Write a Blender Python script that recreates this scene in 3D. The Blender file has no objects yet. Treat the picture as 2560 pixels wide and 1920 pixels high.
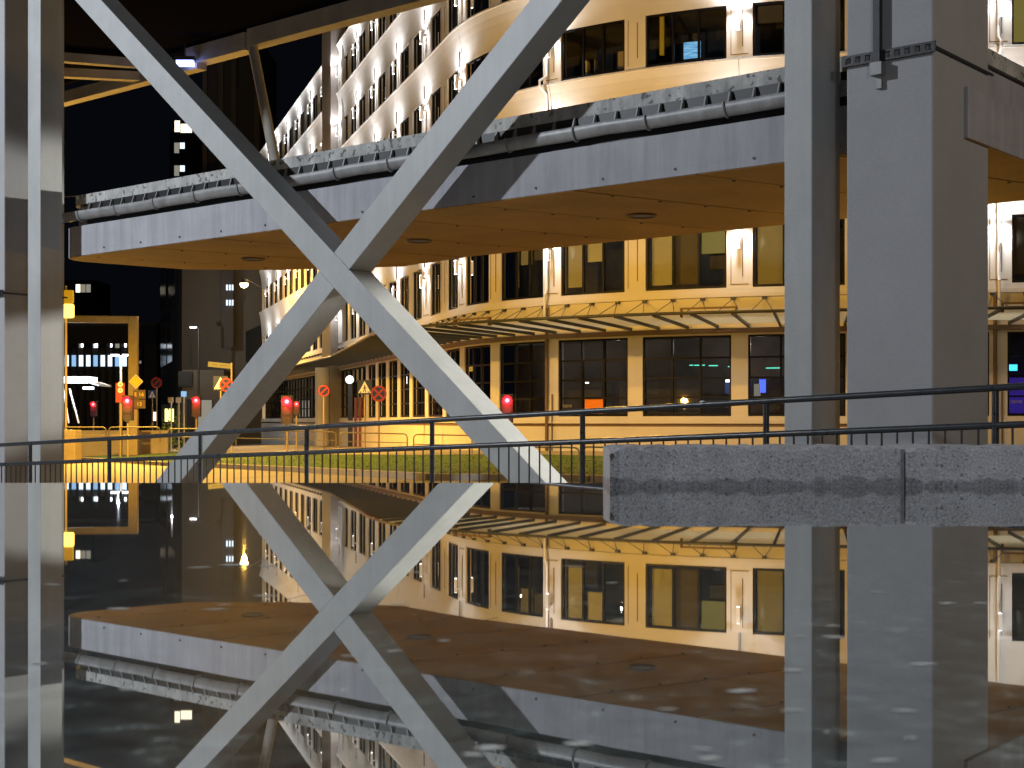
import bpy, math, random
from mathutils import Vector, Matrix
R = random.Random(7)
S = bpy.context.scene
COL = S.collection
rad = math.radians

# ------------------------------------------------------------------ camera, sky, lamps, exposure
F, HX, HY = 3500.0, 1280.0, 1051.0          # focal length and horizon, in pixels of the 2560-wide photograph
cam_d = bpy.data.cameras.new('camera'); cam = bpy.data.objects.new('camera', cam_d); COL.objects.link(cam)
cam.location = (0, 0, 0); cam.rotation_euler = (rad(90), 0, 0)
cam_d.sensor_width = 36; cam_d.lens = 36 * F / 2560; cam_d.shift_y = (HY - 960) / 2560
cam_d.clip_start = 0.05; cam_d.clip_end = 900
cam_d.dof.use_dof = True; cam_d.dof.focus_distance = 22; cam_d.dof.aperture_fstop = 11.0
S.camera = cam
W = bpy.data.worlds.new('World'); S.world = W; W.use_nodes = True
bg = W.node_tree.nodes['Background']; bg.inputs['Color'].default_value = (0.5, 0.62, 1.0, 1); bg.inputs['Strength'].default_value = 0.0035
S.view_settings.view_transform = 'Standard'; S.view_settings.look = 'None'; S.view_settings.exposure = 0.0; S.view_settings.gamma = 1.0
S.cycles.use_denoising = True
S.cycles.max_bounces = 7; S.cycles.diffuse_bounces = 4; S.cycles.glossy_bounces = 4; S.cycles.transparent_max_bounces = 8
S.cycles.sample_clamp_indirect = 4.0; S.cycles.caustics_reflective = False; S.cycles.caustics_refractive = False

SODIUM = (1.0, 0.53, 0.075); COOL = (0.86, 0.92, 1.0); NEUTRAL = (1.0, 0.98, 0.90); UPLIGHT = (0.93, 0.95, 1.0)
# lamps of the place and added fills: (position, watts, colour, radius); their housings are built below
SODIUM_LAMPS = [((-17.6, 92.0, 8.9), 6800, 0), ((-16.0, 58.0, 8.0), 27000, 162), ((2.2, 37.0, 7.4), 2250, 0), ((12.5, 33.0, 7.6), 600, 0), ((-8.0, 40.0, 6.3), 5000, 0)]  # the last is a hidden lamp added to brighten the road
LOW_FILLS = [((5.95, 21.0, 0.6), 420), ((-10.4, 29.5, 0.7), 1500)]  # added fill lamps hidden behind the columns, to light the soffit orange
COOL_LAMP = ((-14.5, 11.0, 8.4), 7400)
BACK_LAMP = ((8.55, 18.3, 3.4), 14500)
SIDE_FILL = ((10.0, 7.5, 4.0), 420)  # unseen fill added for the dark side of the right column
POOL_FILL = ((2.2, -2.5, 2.9), 1000)  # unseen fill added to light the granite blocks

# ------------------------------------------------------------------ helpers
def link(o): COL.objects.link(o); return o
def tag(o, label=None, cat=None, group=None, kind=None):
    if label: o['label'] = label
    if cat: o['category'] = cat
    if group: o['group'] = group
    if kind: o['kind'] = kind
    return o
def thing(name, loc, label, cat, group=None):
    o = bpy.data.objects.new(name, None); o.empty_display_size = 0.3; o.location = loc; link(o)
    return tag(o, label, cat, group)
def at(x, y, Y): return Vector(((x - HX) / F * Y, Y, (HY - y) / F * Y))
def root_of(o):
    while o.parent: o = o.parent
    return o

class MB:
    def __init__(s): s.v = []; s.f = []; s.sm = []
    def add(s, vs, fs, smooth=False):
        b = len(s.v); s.v += [tuple(v) for v in vs]; s.f += [tuple(i + b for i in f) for f in fs]; s.sm += [smooth] * len(fs); return s
    def obox(s, o, ax, ay, az):                      # corner + three edge vectors
        o, ax, ay, az = map(Vector, (o, ax, ay, az))
        vs = [o, o + ax, o + ax + ay, o + ay, o + az, o + ax + az, o + ax + ay + az, o + ay + az]
        fs = [(0, 3, 2, 1), (4, 5, 6, 7), (0, 1, 5, 4), (1, 2, 6, 5), (2, 3, 7, 6), (3, 0, 4, 7)]
        if ax.cross(ay).dot(az) < 0: fs = [f[::-1] for f in fs]
        return s.add(vs, fs)
    def box(s, x0, y0, z0, x1, y1, z1): return s.obox((x0, y0, z0), (x1 - x0, 0, 0), (0, y1 - y0, 0), (0, 0, z1 - z0))
    def prism(s, poly, d):                           # planar polygon extruded by vector d
        p = [Vector(q) for q in poly]; d = Vector(d); n = len(p)
        nor = sum(((p[i] - p[0]).cross(p[(i + 1) % n] - p[0]) for i in range(1, n - 1)), Vector())
        fs = [tuple(range(n))[::-1], tuple(range(n, 2 * n))] + [(i, (i + 1) % n, n + (i + 1) % n, n + i) for i in range(n)]
        if nor.dot(d) < 0: fs = [f[::-1] for f in fs]
        return s.add(p + [q + d for q in p], fs)
    def tube(s, path, r, n=8, cap=True, closed=False):
        p = [Vector(q) for q in path]; m = len(p); rs = r if isinstance(r, (list, tuple)) else [r] * m
        vs = []; up = None
        for i in range(m):
            a = p[max(i - 1, 0)] if not closed else p[i - 1]; b = p[min(i + 1, m - 1)] if not closed else p[(i + 1) % m]
            d = (b - a).normalized()
            if up is None: up = Vector((0, 0, 1)) if abs(d.z) < 0.9 else Vector((1, 0, 0))
            e = d.cross(up).normalized(); up = e.cross(d).normalized()
            for k in range(n):
                q = 2 * math.pi * k / n; vs.append(p[i] + rs[i] * (math.cos(q) * e + math.sin(q) * up))
        fs = []
        for i in range(m if closed else m - 1):
            j = (i + 1) % m
            for k in range(n): fs.append((i * n + k, i * n + (k + 1) % n, j * n + (k + 1) % n, j * n + k))
        s.add(vs, fs, True)
        if cap and not closed:
            s.add(vs[:n], [tuple(range(n))]); s.add(vs[-n:], [tuple(range(n))[::-1]])
        return s
    def disc(s, c, nrm, r, d, n=20):                 # a short cylinder standing on c along nrm
        nrm = Vector(nrm).normalized(); e = nrm.orthogonal().normalized(); g = nrm.cross(e); c = Vector(c)
        return s.prism([c + r * (math.cos(2 * math.pi * k / n) * e + math.sin(2 * math.pi * k / n) * g) for k in range(n)], nrm * d)
    def sphere(s, c, r, sz=(1, 1, 1), n=10, m=7):
        c = Vector(c); vs = [c + Vector((0, 0, r * sz[2]))]; fs = []
        for i in range(1, m):
            for k in range(n):
                a, b = math.pi * i / m, 2 * math.pi * k / n
                vs.append(c + r * Vector((sz[0] * math.sin(a) * math.cos(b), sz[1] * math.sin(a) * math.sin(b), sz[2] * math.cos(a))))
        vs.append(c - Vector((0, 0, r * sz[2]))); L = len(vs) - 1
        for k in range(n):
            fs.append((0, 1 + k, 1 + (k + 1) % n)); fs.append((L, L - n + (k + 1) % n, L - n + k))
            for i in range(m - 2):
                a = 1 + i * n; fs.append((a + k, a + n + k, a + n + (k + 1) % n, a + (k + 1) % n))
        return s.add(vs, fs, True)
    def mesh(s, name, mat, off=Vector((0, 0, 0))):
        m = bpy.data.meshes.new(name); off = Vector(off)
        m.from_pydata([(x - off.x, y - off.y, z - off.z) for x, y, z in s.v], [], s.f)
        m.polygons.foreach_set('use_smooth', s.sm)
        for q in (mat if isinstance(mat, (list, tuple)) else [mat]): m.materials.append(q)
        m.update(); return m
    def build(s, name, mat, parent=None, bevel=0, **kw):
        off = root_of(parent).location if parent else Vector((0, 0, 0))
        o = bpy.data.objects.new(name, s.mesh(name, mat, off)); link(o)
        if parent: o.parent = parent
        if bevel:
            b = o.modifiers.new('bevel', 'BEVEL'); b.width = bevel; b.segments = 2; b.limit_method = 'ANGLE'
        return tag(o, **kw) if kw else o
def solo(mb, name, mat, base, label, cat, group=None, bevel=0):   # a thing that is one mesh, origin at its base
    o = bpy.data.objects.new(name, mb.mesh(name, mat, base)); o.location = base; link(o)
    if bevel:
        b = o.modifiers.new('bevel', 'BEVEL'); b.width = bevel; b.segments = 2; b.limit_method = 'ANGLE'
    return tag(o, label, cat, group)
def copy_tree(o, parent=None):
    c = o.copy(); link(c)
    if parent: c.parent = parent
    for ch in list(o.children): copy_tree(ch, c)
    return c
def lamp(name, pos, watts, col, radius, parent=None, spot=None, aim=None, kind='POINT', size=None):
    d = bpy.data.lights.new(name, 'SPOT' if spot else kind); d.energy = watts; d.color = col
    if kind == 'AREA': d.shape = 'RECTANGLE'; d.size, d.size_y = size
    else: d.shadow_soft_size = radius
    if spot: d.spot_size = rad(spot); d.spot_blend = 0.6 if spot > 90 else 0.3
    o = bpy.data.objects.new(name, d); o.location = pos; link(o)
    if aim is not None: o.rotation_euler = Vector(aim).to_track_quat('-Z', 'Y').to_euler()
    if parent: o.parent = parent; o.location = Vector(pos) - root_of(parent).location
    return o

# ------------------------------------------------------------------ materials
def mat(name, col, rough=0.6, metal=0.0, var=0.0, scale=3.0, bump=0.0, bscale=40.0, spec=0.5, streak=0.0, speck=None, emit=None, estr=0.0):
    m = bpy.data.materials.new(name); m.use_nodes = True; nt = m.node_tree; b = nt.nodes['Principled BSDF']
    b.inputs['Base Color'].default_value = (*col, 1); b.inputs['Roughness'].default_value = rough; b.inputs['Metallic'].default_value = metal
    b.inputs['Specular IOR Level'].default_value = spec
    if emit: b.inputs['Emission Color'].default_value = (*emit, 1); b.inputs['Emission Strength'].default_value = estr
    N = nt.nodes.new; L = nt.links.new
    tc = N('ShaderNodeTexCoord')
    cur = None
    def mult(a_sock, fac_sock, lo, hi):
        mr = N('ShaderNodeMapRange'); mr.inputs['From Min'].default_value = 0.3; mr.inputs['From Max'].default_value = 0.7
        mr.inputs['To Min'].default_value = lo; mr.inputs['To Max'].default_value = hi; L(fac_sock, mr.inputs['Value'])
        mx = N('ShaderNodeMix'); mx.data_type = 'RGBA'; mx.blend_type = 'MULTIPLY'; mx.inputs['Factor'].default_value = 1
        if a_sock is None: mx.inputs['A'].default_value = (*col, 1)
        else: L(a_sock, mx.inputs['A'])
        L(mr.outputs['Result'], mx.inputs['B']); return mx.outputs['Result']
    if var:
        n = N('ShaderNodeTexNoise'); n.inputs['Scale'].default_value = scale; n.inputs['Detail'].default_value = 6; n.inputs['Roughness'].default_value = 0.65
        L(tc.outputs['Object'], n.inputs['Vector']); cur = mult(cur, n.outputs['Fac'], 1 - var, 1 + var * 0.6)
        mr = N('ShaderNodeMapRange'); mr.inputs['To Min'].default_value = max(rough - 0.12, 0.02); mr.inputs['To Max'].default_value = min(rough + 0.12, 1)
        L(n.outputs['Fac'], mr.inputs['Value']); L(mr.outputs['Result'], b.inputs['Roughness'])
    if streak:
        mp = N('ShaderNodeMapping'); mp.inputs['Scale'].default_value = (3.2, 3.2, 0.25); L(tc.outputs['Object'], mp.inputs['Vector'])
        n = N('ShaderNodeTexNoise'); n.inputs['Scale'].default_value = 2.2; n.inputs['Detail'].default_value = 8; n.inputs['Roughness'].default_value = 0.7
        L(mp.outputs['Vector'], n.inputs['Vector']); cur = mult(cur, n.outputs['Fac'], 1 - streak, 1.08)
    if speck:
        n = N('ShaderNodeTexNoise'); n.inputs['Scale'].default_value = speck[0]; n.inputs['Detail'].default_value = 3; n.inputs['Roughness'].default_value = 0.8
        L(tc.outputs['Object'], n.inputs['Vector']); cur = mult(cur, n.outputs['Fac'], 1 - speck[1], 1 + speck[1])
    if cur is not None: L(cur, b.inputs['Base Color'])
    if bump:
        n = N('ShaderNodeTexNoise'); n.inputs['Scale'].default_value = bscale; n.inputs['Detail'].default_value = 5; L(tc.outputs['Object'], n.inputs['Vector'])
        bp = N('ShaderNodeBump'); bp.inputs['Strength'].default_value = bump; bp.inputs['Distance'].default_value = 0.02
        L(n.outputs['Fac'], bp.inputs['Height']); L(bp.outputs['Normal'], b.inputs['Normal'])
    return m
def emitter(name, col, strength): return mat(name, (0.02, 0.02, 0.02), emit=col, estr=strength)
M = {}
M['steel'] = mat('painted_steel', (0.40, 0.41, 0.405), 0.5, var=0.12, scale=1.3, streak=0.05, bump=0.08, bscale=60, speck=(55, 0.05))
M['concrete_column'] = mat('column_concrete', (0.36, 0.36, 0.37), 0.75, var=0.10, scale=1.2, bump=0.12, bscale=55, speck=(90, 0.10))
M['fascia'] = mat('fascia_concrete', (0.40, 0.40, 0.43), 0.8, var=0.16, scale=1.1, streak=0.22, bump=0.15, bscale=30)
M['parapet'] = mat('parapet_concrete', (0.52, 0.52, 0.50), 0.85, var=0.35, scale=5, streak=0.4, bump=0.3, bscale=25)
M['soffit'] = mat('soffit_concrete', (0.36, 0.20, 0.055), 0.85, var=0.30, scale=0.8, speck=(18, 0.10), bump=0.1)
M['gutter'] = mat('zinc_gutter', (0.34, 0.34, 0.34), 0.55, metal=0.35, var=0.25, scale=6, streak=0.2)
M['dark_steel'] = mat('dark_metal', (0.035, 0.037, 0.04), 0.42, var=0.15, scale=12, bump=0.15, bscale=90)
M['rail'] = mat('railing_paint', (0.035, 0.040, 0.046), 0.30, var=0.2, scale=14, bump=0.12, bscale=120)
M['soot'] = mat('bridge_underside_paint', (0.006, 0.006, 0.010), 1.0, spec=0.0)  # near-black base colour without gloss for the bridge underside
M['chord'] = mat('bridge_chord_paint', (0.34, 0.32, 0.28), 0.6, var=0.25, scale=1.5)
M['wall'] = mat('facade_paint', (0.66, 0.63, 0.58), 0.6, var=0.06, scale=0.7, bump=0.04)
M['wall_dark'] = mat('pier_render', (0.24, 0.21, 0.19), 0.8, var=0.1)
M['frame'] = mat('window_frame_paint', (0.005, 0.004, 0.004), 0.5, spec=0.2)
M['groove'] = mat('panel_trim_paint', (0.16, 0.10, 0.05), 0.6)  # brown for trim; also carries the shade of the pilaster grooves
M['interior'] = mat('office_interior', (0.12, 0.115, 0.11), 0.9, var=0.5, scale=0.5)
M['blind_yellow'] = mat('blind_fabric', (0.74, 0.74, 0.50), 0.9, var=.08, scale=2)
M['blind_pale'] = mat('pale_blind_fabric', (0.66, 0.68, 0.60), 0.9)
M['blind_grey'] = mat('screen_blind_fabric', (0.20, 0.18, 0.14), 0.9, var=.1, scale=2)
M['curtain'] = mat('curtain_fabric', (0.72, 0.62, 0.10), 0.9)
M['box'] = mat('cardboard', (0.50, 0.42, 0.26), 0.9)
M['poster'] = mat('orange_paper', (0.80, 0.22, 0.01), 0.7)
M['white'] = mat('white_paint', (0.78, 0.78, 0.78), 0.5)
M['canopy_glass'] = mat('dusty_canopy_glass', (0.34, 0.33, 0.27), 0.45, var=0.3, scale=2.5, streak=0.0)
def _translucent(m, fac, col):
    nt = m.node_tree; t = nt.nodes.new('ShaderNodeBsdfTranslucent'); t.inputs['Color'].default_value = (*col, 1); mx = nt.nodes.new('ShaderNodeMixShader'); mx.inputs['Fac'].default_value = fac
    nt.links.new(nt.nodes['Principled BSDF'].outputs['BSDF'], mx.inputs[1]); nt.links.new(t.outputs['BSDF'], mx.inputs[2]); nt.links.new(mx.outputs['Shader'], nt.nodes['Material Output'].inputs['Surface'])
_translucent(M['canopy_glass'], 0.80, (0.95, 0.92, 0.76))
M['asphalt'] = mat('asphalt', (0.085, 0.08, 0.075), 0.75, var=0.3, scale=0.5, speck=(35, 0.25), bump=0.3, bscale=60)
M['road'] = mat('road_asphalt', (0.30, 0.27, 0.22), 0.7, var=0.25, scale=0.4, speck=(30, 0.2), bump=0.25, bscale=60)
M['paving'] = mat('pavement', (0.36, 0.33, 0.29), 0.8, var=0.2, scale=0.6, speck=(20, 0.15))
M['kerb'] = mat('kerb_stone', (0.36, 0.34, 0.31), 0.8, var=0.2, scale=4)
M['grass'] = mat('lawn_grass', (0.050, 0.120, 0.006), 0.9, var=0.22, scale=1.6)
M['stone'] = mat('black_stone', (0.02, 0.02, 0.022), 0.3)
M['bark'] = mat('bark', (0.08, 0.06, 0.045), 0.9)
M['yellow_paint'] = mat('galvanised_gantry', (0.24, 0.20, 0.13), 0.55, var=0.15)  # even warm grey base colour of gantry and cabinet
M['tubing'] = mat('barrier_tubing', (0.26, 0.22, 0.15), 0.45)
M['black'] = mat('black_plastic', (0.015, 0.015, 0.016), 0.5)
M['sign_red'] = mat('sign_red', (0.55, 0.035, 0.02), 0.5)
M['sign_blue'] = mat('sign_blue', (0.012, 0.022, 0.09), 0.5)
M['sign_white'] = mat('sign_white', (0.8, 0.8, 0.78), 0.5)
M['sign_yellow'] = mat('sign_yellow', (0.78, 0.50, 0.03), 0.5)
M['sign_brown'] = mat('sign_back', (0.10, 0.07, 0.045), 0.6)
M['dark_block'] = mat('dark_facade', (0.10, 0.095, 0.09), 0.8, var=0.15, scale=0.15)
M['dark_block2'] = mat('darker_facade', (0.05, 0.05, 0.055), 0.8, var=0.15, scale=0.2)
M['dark_glass'] = mat('unlit_glass', (0.05, 0.055, 0.065), 0.12)
M['brick_door'] = mat('door_paint', (0.20, 0.055, 0.035), 0.6)
M['e_white'] = emitter('lit_white', (0.92, 0.95, 1.0), 4.0)
M['e_warm'] = emitter('lit_warm', (1.0, 0.86, 0.62), 2.2)
M['e_cold'] = emitter('lit_cold', (0.72, 0.86, 1.0), 1.6)
M['e_blueish'] = emitter('lit_bluish', (0.35, 0.62, 1.0), 0.9)
M['e_dim'] = emitter('lit_dim', (0.9, 0.85, 0.7), 0.28)
M['e_red'] = emitter('signal_red', (1.0, 0.20, 0.24), 4.0)
M['e_ring'] = emitter('signal_red_edge', (1.0, 0.006, 0.012), 7.0)
M['e_sodium'] = emitter('sodium_bulb', (1.0, 0.62, 0.28), 30.0)
M['e_amber'] = emitter('amber_lens', (1.0, 0.62, 0.06), 6.0)
M['e_tube'] = emitter('uplight_tube', (0.95, 0.97, 1.0), 9.0)
M['e_teal'] = emitter('teal_strip', (0.12, 0.9, 0.66), 1.6)
M['e_blue'] = emitter('blue_spot', (0.05, 0.10, 1.0), 3.0)
M['e_purple'] = emitter('purple_glow', (0.06, 0.03, 0.42), 0.55)
M['e_led'] = emitter('blue_led', (0.30, 0.38, 1.0), 14.0)
M['e_shop'] = emitter('shop_glow', (1.0, 0.86, 0.25), 2.6)
M['e_green'] = emitter('exit_green', (0.55, 1.0, 0.75), 1.6)
M['e_room'] = emitter('lit_room', (0.75, 0.62, 0.16), 0.30)
def glass_mat():
    m = bpy.data.materials.new('window_glass'); m.use_nodes = True; nt = m.node_tree; nt.nodes.clear(); N = nt.nodes.new; L = nt.links.new
    out = N('ShaderNodeOutputMaterial'); mx = N('ShaderNodeMixShader'); t = N('ShaderNodeBsdfTransparent'); g = N('ShaderNodeBsdfGlossy'); fr = N('ShaderNodeFresnel')
    fr.inputs['IOR'].default_value = 1.35; t.inputs['Color'].default_value = (0.84, 0.84, 0.83, 1); g.inputs['Roughness'].default_value = 0.02; g.inputs['Color'].default_value = (0.8, 0.8, 0.8, 1)
    L(fr.outputs['Fac'], mx.inputs['Fac']); L(t.outputs['BSDF'], mx.inputs[1]); L(g.outputs['BSDF'], mx.inputs[2]); L(mx.outputs['Shader'], out.inputs['Surface']); return m
M['glass'] = glass_mat()
def screen_mat():
    m = mat('screen', (0.02, 0.02, 0.02)); nt = m.node_tree; b = nt.nodes['Principled BSDF']; N = nt.nodes.new; L = nt.links.new
    tc = N('ShaderNodeTexCoord'); mp = N('ShaderNodeMapping'); mp.inputs['Scale'].default_value = (1.4, 1.4, 26); L(tc.outputs['Object'], mp.inputs['Vector'])
    n = N('ShaderNodeTexNoise'); n.inputs['Scale'].default_value = 1.5; L(mp.outputs['Vector'], n.inputs['Vector'])
    cr = N('ShaderNodeValToRGB'); cr.color_ramp.elements[0].position = 0.42; cr.color_ramp.elements[0].color = (0.10, 0.32, 0.75, 1)
    cr.color_ramp.elements[1].position = 0.56; cr.color_ramp.elements[1].color = (0.30, 0.72, 1.0, 1); L(n.outputs['Fac'], cr.inputs['Fac'])
    L(cr.outputs['Color'], b.inputs['Emission Color']); b.inputs['Emission Strength'].default_value = 1.1; return m
M['screen'] = screen_mat()
def water_mat():
    m = bpy.data.materials.new('still_water'); m.use_nodes = True; nt = m.node_tree; b = nt.nodes['Principled BSDF']; N = nt.nodes.new; L = nt.links.new
    b.inputs['Roughness'].default_value = 0.5
    tc = N('ShaderNodeTexCoord'); n = N('ShaderNodeTexNoise'); n.inputs['Scale'].default_value = 24; n.inputs['Detail'].default_value = 6; n.inputs['Roughness'].default_value = 0.72
    L(tc.outputs['Object'], n.inputs['Vector'])
    cr = N('ShaderNodeValToRGB'); e = cr.color_ramp.elements; e[0].position = 0.40; e[0].color = (0.012, 0.018, 0.019, 1); e[1].position = 0.60; e[1].color = (0.075, 0.10, 0.098, 1); q = e.new(0.72); q.color = (0.42, 0.52, 0.50, 1)
    L(n.outputs['Fac'], cr.inputs['Fac']); L(cr.outputs['Color'], b.inputs['Base Color'])
    n2 = N('ShaderNodeTexNoise'); n2.inputs['Scale'].default_value = 2.2; n2.inputs['Detail'].default_value = 2; L(tc.outputs['Object'], n2.inputs['Vector'])
    bp = N('ShaderNodeBump'); bp.inputs['Strength'].default_value = 0.004; bp.inputs['Distance'].default_value = 0.01; L(n2.outputs['Fac'], bp.inputs['Height'])
    g = N('ShaderNodeBsdfGlossy'); g.inputs['Roughness'].default_value = 0.012; g.inputs['Color'].default_value = (0.97, 0.98, 0.97, 1); L(bp.outputs['Normal'], g.inputs['Normal'])
    lw = N('ShaderNodeLayerWeight'); lw.inputs['Blend'].default_value = 0.5                     # reflectance rises towards grazing, as on wet polished stone
    mr = N('ShaderNodeMapRange'); mr.inputs['From Min'].default_value = 0.74; mr.inputs['From Max'].default_value = 1.0; mr.inputs['To Min'].default_value = 0.48; mr.inputs['To Max'].default_value = 0.95
    L(lw.outputs['Facing'], mr.inputs['Value']); mx = N('ShaderNodeMixShader'); L(mr.outputs['Result'], mx.inputs['Fac'])
    L(b.outputs['BSDF'], mx.inputs[1]); L(g.outputs['BSDF'], mx.inputs[2]); L(mx.outputs['Shader'], nt.nodes['Material Output'].inputs['Surface'])
    return m
M['water'] = water_mat()
def granite_mat():
    m = mat('granite', (0.42, 0.43, 0.46), 0.7, var=0.22, scale=7, speck=(140, 0.5), bump=0.45, bscale=90)
    nt = m.node_tree; b = nt.nodes['Principled BSDF']; N = nt.nodes.new; L = nt.links.new          # the wet tide line along the foot of the blocks
    src = b.inputs['Base Color'].links[0].from_socket
    g = N('ShaderNodeNewGeometry'); sx = N('ShaderNodeSeparateXYZ'); L(g.outputs['Position'], sx.inputs['Vector'])
    n = N('ShaderNodeTexNoise'); n.inputs['Scale'].default_value = 14; n.inputs['Detail'].default_value = 6; L(g.outputs['Position'], n.inputs['Vector'])
    ma = N('ShaderNodeMath'); ma.operation = 'MULTIPLY_ADD'; ma.inputs[1].default_value = 0.085; L(n.outputs['Fac'], ma.inputs[0]); L(sx.outputs['Z'], ma.inputs[2])
    cr = N('ShaderNodeMapRange'); cr.inputs['From Min'].default_value = -0.172; cr.inputs['From Max'].default_value = -0.160; cr.inputs['To Min'].default_value = 0.58; cr.inputs['To Max'].default_value = 1.0
    L(ma.outputs['Value'], cr.inputs['Value'])
    mx = N('ShaderNodeMix'); mx.data_type = 'RGBA'; mx.blend_type = 'MULTIPLY'; mx.inputs['Factor'].default_value = 1
    L(src, mx.inputs['A']); L(cr.outputs['Result'], mx.inputs['B']); L(mx.outputs['Result'], b.inputs['Base Color']); return m
M['granite'] = granite_mat()
def _pits(m, scale, lo_, dark):
    nt = m.node_tree; b = nt.nodes['Principled BSDF']; src = b.inputs['Base Color'].links[0].from_socket; N = nt.nodes.new; L = nt.links.new
    n = N('ShaderNodeTexNoise'); n.inputs['Scale'].default_value = scale; n.inputs['Detail'].default_value = 2; tc = N('ShaderNodeTexCoord'); L(tc.outputs['Object'], n.inputs['Vector'])
    mr = N('ShaderNodeMapRange'); mr.inputs['From Min'].default_value = lo_; mr.inputs['From Max'].default_value = lo_ + .05; mr.inputs['To Min'].default_value = dark; mr.inputs['To Max'].default_value = 1.0; L(n.outputs['Fac'], mr.inputs['Value'])
    mx = N('ShaderNodeMix'); mx.data_type = 'RGBA'; mx.blend_type = 'MULTIPLY'; mx.inputs['Factor'].default_value = 1; L(src, mx.inputs['A']); L(mr.outputs['Result'], mx.inputs['B']); L(mx.outputs['Result'], b.inputs['Base Color'])
_pits(M['granite'], 60, .33, .45); _pits(M['parapet'], 14, .36, .35);

# ------------------------------------------------------------------ the frame of the near structures: t along it, n away from the camera, h up
PHI = rad(40); U = Vector((math.cos(PHI), -math.sin(PHI), 0)); NV = Vector((math.sin(PHI), math.cos(PHI), 0)); ZV = Vector((0, 0, 1))
def P(t, n, h): return U * t + NV * n + ZV * h
def ray_t(x, n):
    xi = (x - HX) / F; Y = n / (math.sin(PHI) * xi + math.cos(PHI)); return xi * Y * math.cos(PHI) - Y * math.sin(PHI), Y
def G(x): return -1.10 - 0.040 * max(0.0, -x)           # the ground falls away to the left
def hit(x, y):                                          # the ground point seen at a pixel of the photograph
    xi = (x - HX) / F; k = (HY - y) / F
    Y = -1.10 / (k - 0.040 * min(xi, 0.0)); return Vector((xi * Y, Y, G(xi * Y)))

# ------------------------------------------------------------------ ground
def sheet(pts, dz, name, m, nx=1, **kw):
    mb = MB(); mb.add([Vector((p[0], p[1], G(p[0]) + dz)) for p in pts], [tuple(range(len(pts)))]); return mb.build(name, m, **kw)
mb = MB(); xs = [-400, -200, -100, -60, -40, -20, 0, 20, 60, 400]; ys = [-60, 0, 40, 80, 120, 200, 600]
vs = [(x, y, max(G(x), -4.0)) for y in ys for x in xs]; nx = len(xs)
mb.add(vs, [(j * nx + i, j * nx + i + 1, (j + 1) * nx + i + 1, (j + 1) * nx + i) for j in range(len(ys) - 1) for i in range(nx - 1)]).build('ground', M['asphalt'], kind='structure')
near = [hit(x, y) for x, y in ((100, 1143), (216, 1150), (420, 1164), (542, 1169), (783, 1181), (1100, 1200))]
near += [Vector((1.5, 25.0, 0)), Vector((7.0, 22.5, 0))]
far = [hit(x, y) for x, y in ((100, 1127), (330, 1130), (700, 1141), (1080, 1145))] + [Vector((4.0, 38.0, 0)), Vector((12.0, 33.0, 0))]
road = [(p.x - 0.05, p.y - 0.15) for p in near]
mb = MB(); rp = [Vector((-30, 10, 0)), Vector((12, 10, 0))] + [Vector((p[0], p[1], 0)) for p in road[::-1]] + [Vector((-60, 60, 0))]
# road sheet in strips so that it follows the slope
def strip_sheet(a, b, dz, name, m, **kw):
    mb = MB(); n = 24
    def along(pl, q):
        L = [0]
        for i in range(len(pl) - 1): L.append(L[-1] + (pl[i + 1] - pl[i]).length)
        d = q * L[-1]
        for i in range(len(pl) - 1):
            if d <= L[i + 1] + 1e-6: return pl[i].lerp(pl[i + 1], (d - L[i]) / max(L[i + 1] - L[i], 1e-6))
        return pl[-1]
    vs = []
    for i in range(n + 1):
        p, q = along(a, i / n), along(b, i / n)
        for k in range(5):
            r = p.lerp(q, k / 4); vs.append((r.x, r.y, G(r.x) + dz))
    mb.add(vs, [(i * 5 + k, i * 5 + k + 1, i * 5 + k + 6, i * 5 + k + 5) for i in range(n) for k in range(4)]); return mb.build(name, m, **kw)
flat = lambda ps: [Vector((p.x, p.y, 0)) for p in ps]
strip_sheet(flat([Vector((-22, 12, 0)), Vector((10, 12, 0))]), flat(near), 0.006, 'road', M['road'], kind='structure')
strip_sheet(flat(near), flat(far), 0.10, 'lawn', M['grass'], kind='structure')
mb = MB()
for i in range(len(near) - 1):
    a, b = flat(near)[i], flat(near)[i + 1]; n = max(1, int((b - a).length / 3))
    for k in range(n):
        p, q = a.lerp(b, k / n), a.lerp(b, (k + 1) / n - 0.008); d = (q - p).normalized(); s = Vector((-d.y, d.x, 0)) * 0.28
        mb.add([p + ZV * (G(p.x) - .1) - s, q + ZV * (G(q.x) - .1) - s, q + ZV * (G(q.x) - .1), p + ZV * (G(p.x) - .1),
                p + ZV * (G(p.x) + .13) - s, q + ZV * (G(q.x) + .13) - s, q + ZV * (G(q.x) + .13), p + ZV * (G(p.x) + .13)],
               [(0, 3, 2, 1), (4, 5, 6, 7), (0, 1, 5, 4), (1, 2, 6, 5), (2, 3, 7, 6), (3, 0, 4, 7)])
mb.build('kerb', M['kerb'], kind='structure')
mb = MB()                                               # grass blades on the lawn
for i in range(16000):
    a = R.random(); b = R.random(); k = min(int(a * (len(near) - 1)), len(near) - 2); fa = a * (len(near) - 1) - k
    k2 = min(int(a * (len(far) - 1)), len(far) - 2); fb = a * (len(far) - 1) - k2
    p = near[k].lerp(near[k + 1], fa).lerp(far[k2].lerp(far[k2 + 1], fb), b); p.z = G(p.x) + 0.10
    h = 0.008 + 0.018 * R.random(); q = R.random() * 6.28; e = Vector((math.cos(q), math.sin(q), 0)) * 0.014
    tip = p + Vector((R.uniform(-.03, .03), R.uniform(-.03, .03), h)); mb.add([p - e, p + e, tip], [(0, 1, 2)])
mb.build('grass', M['grass'], kind='stuff')
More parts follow.
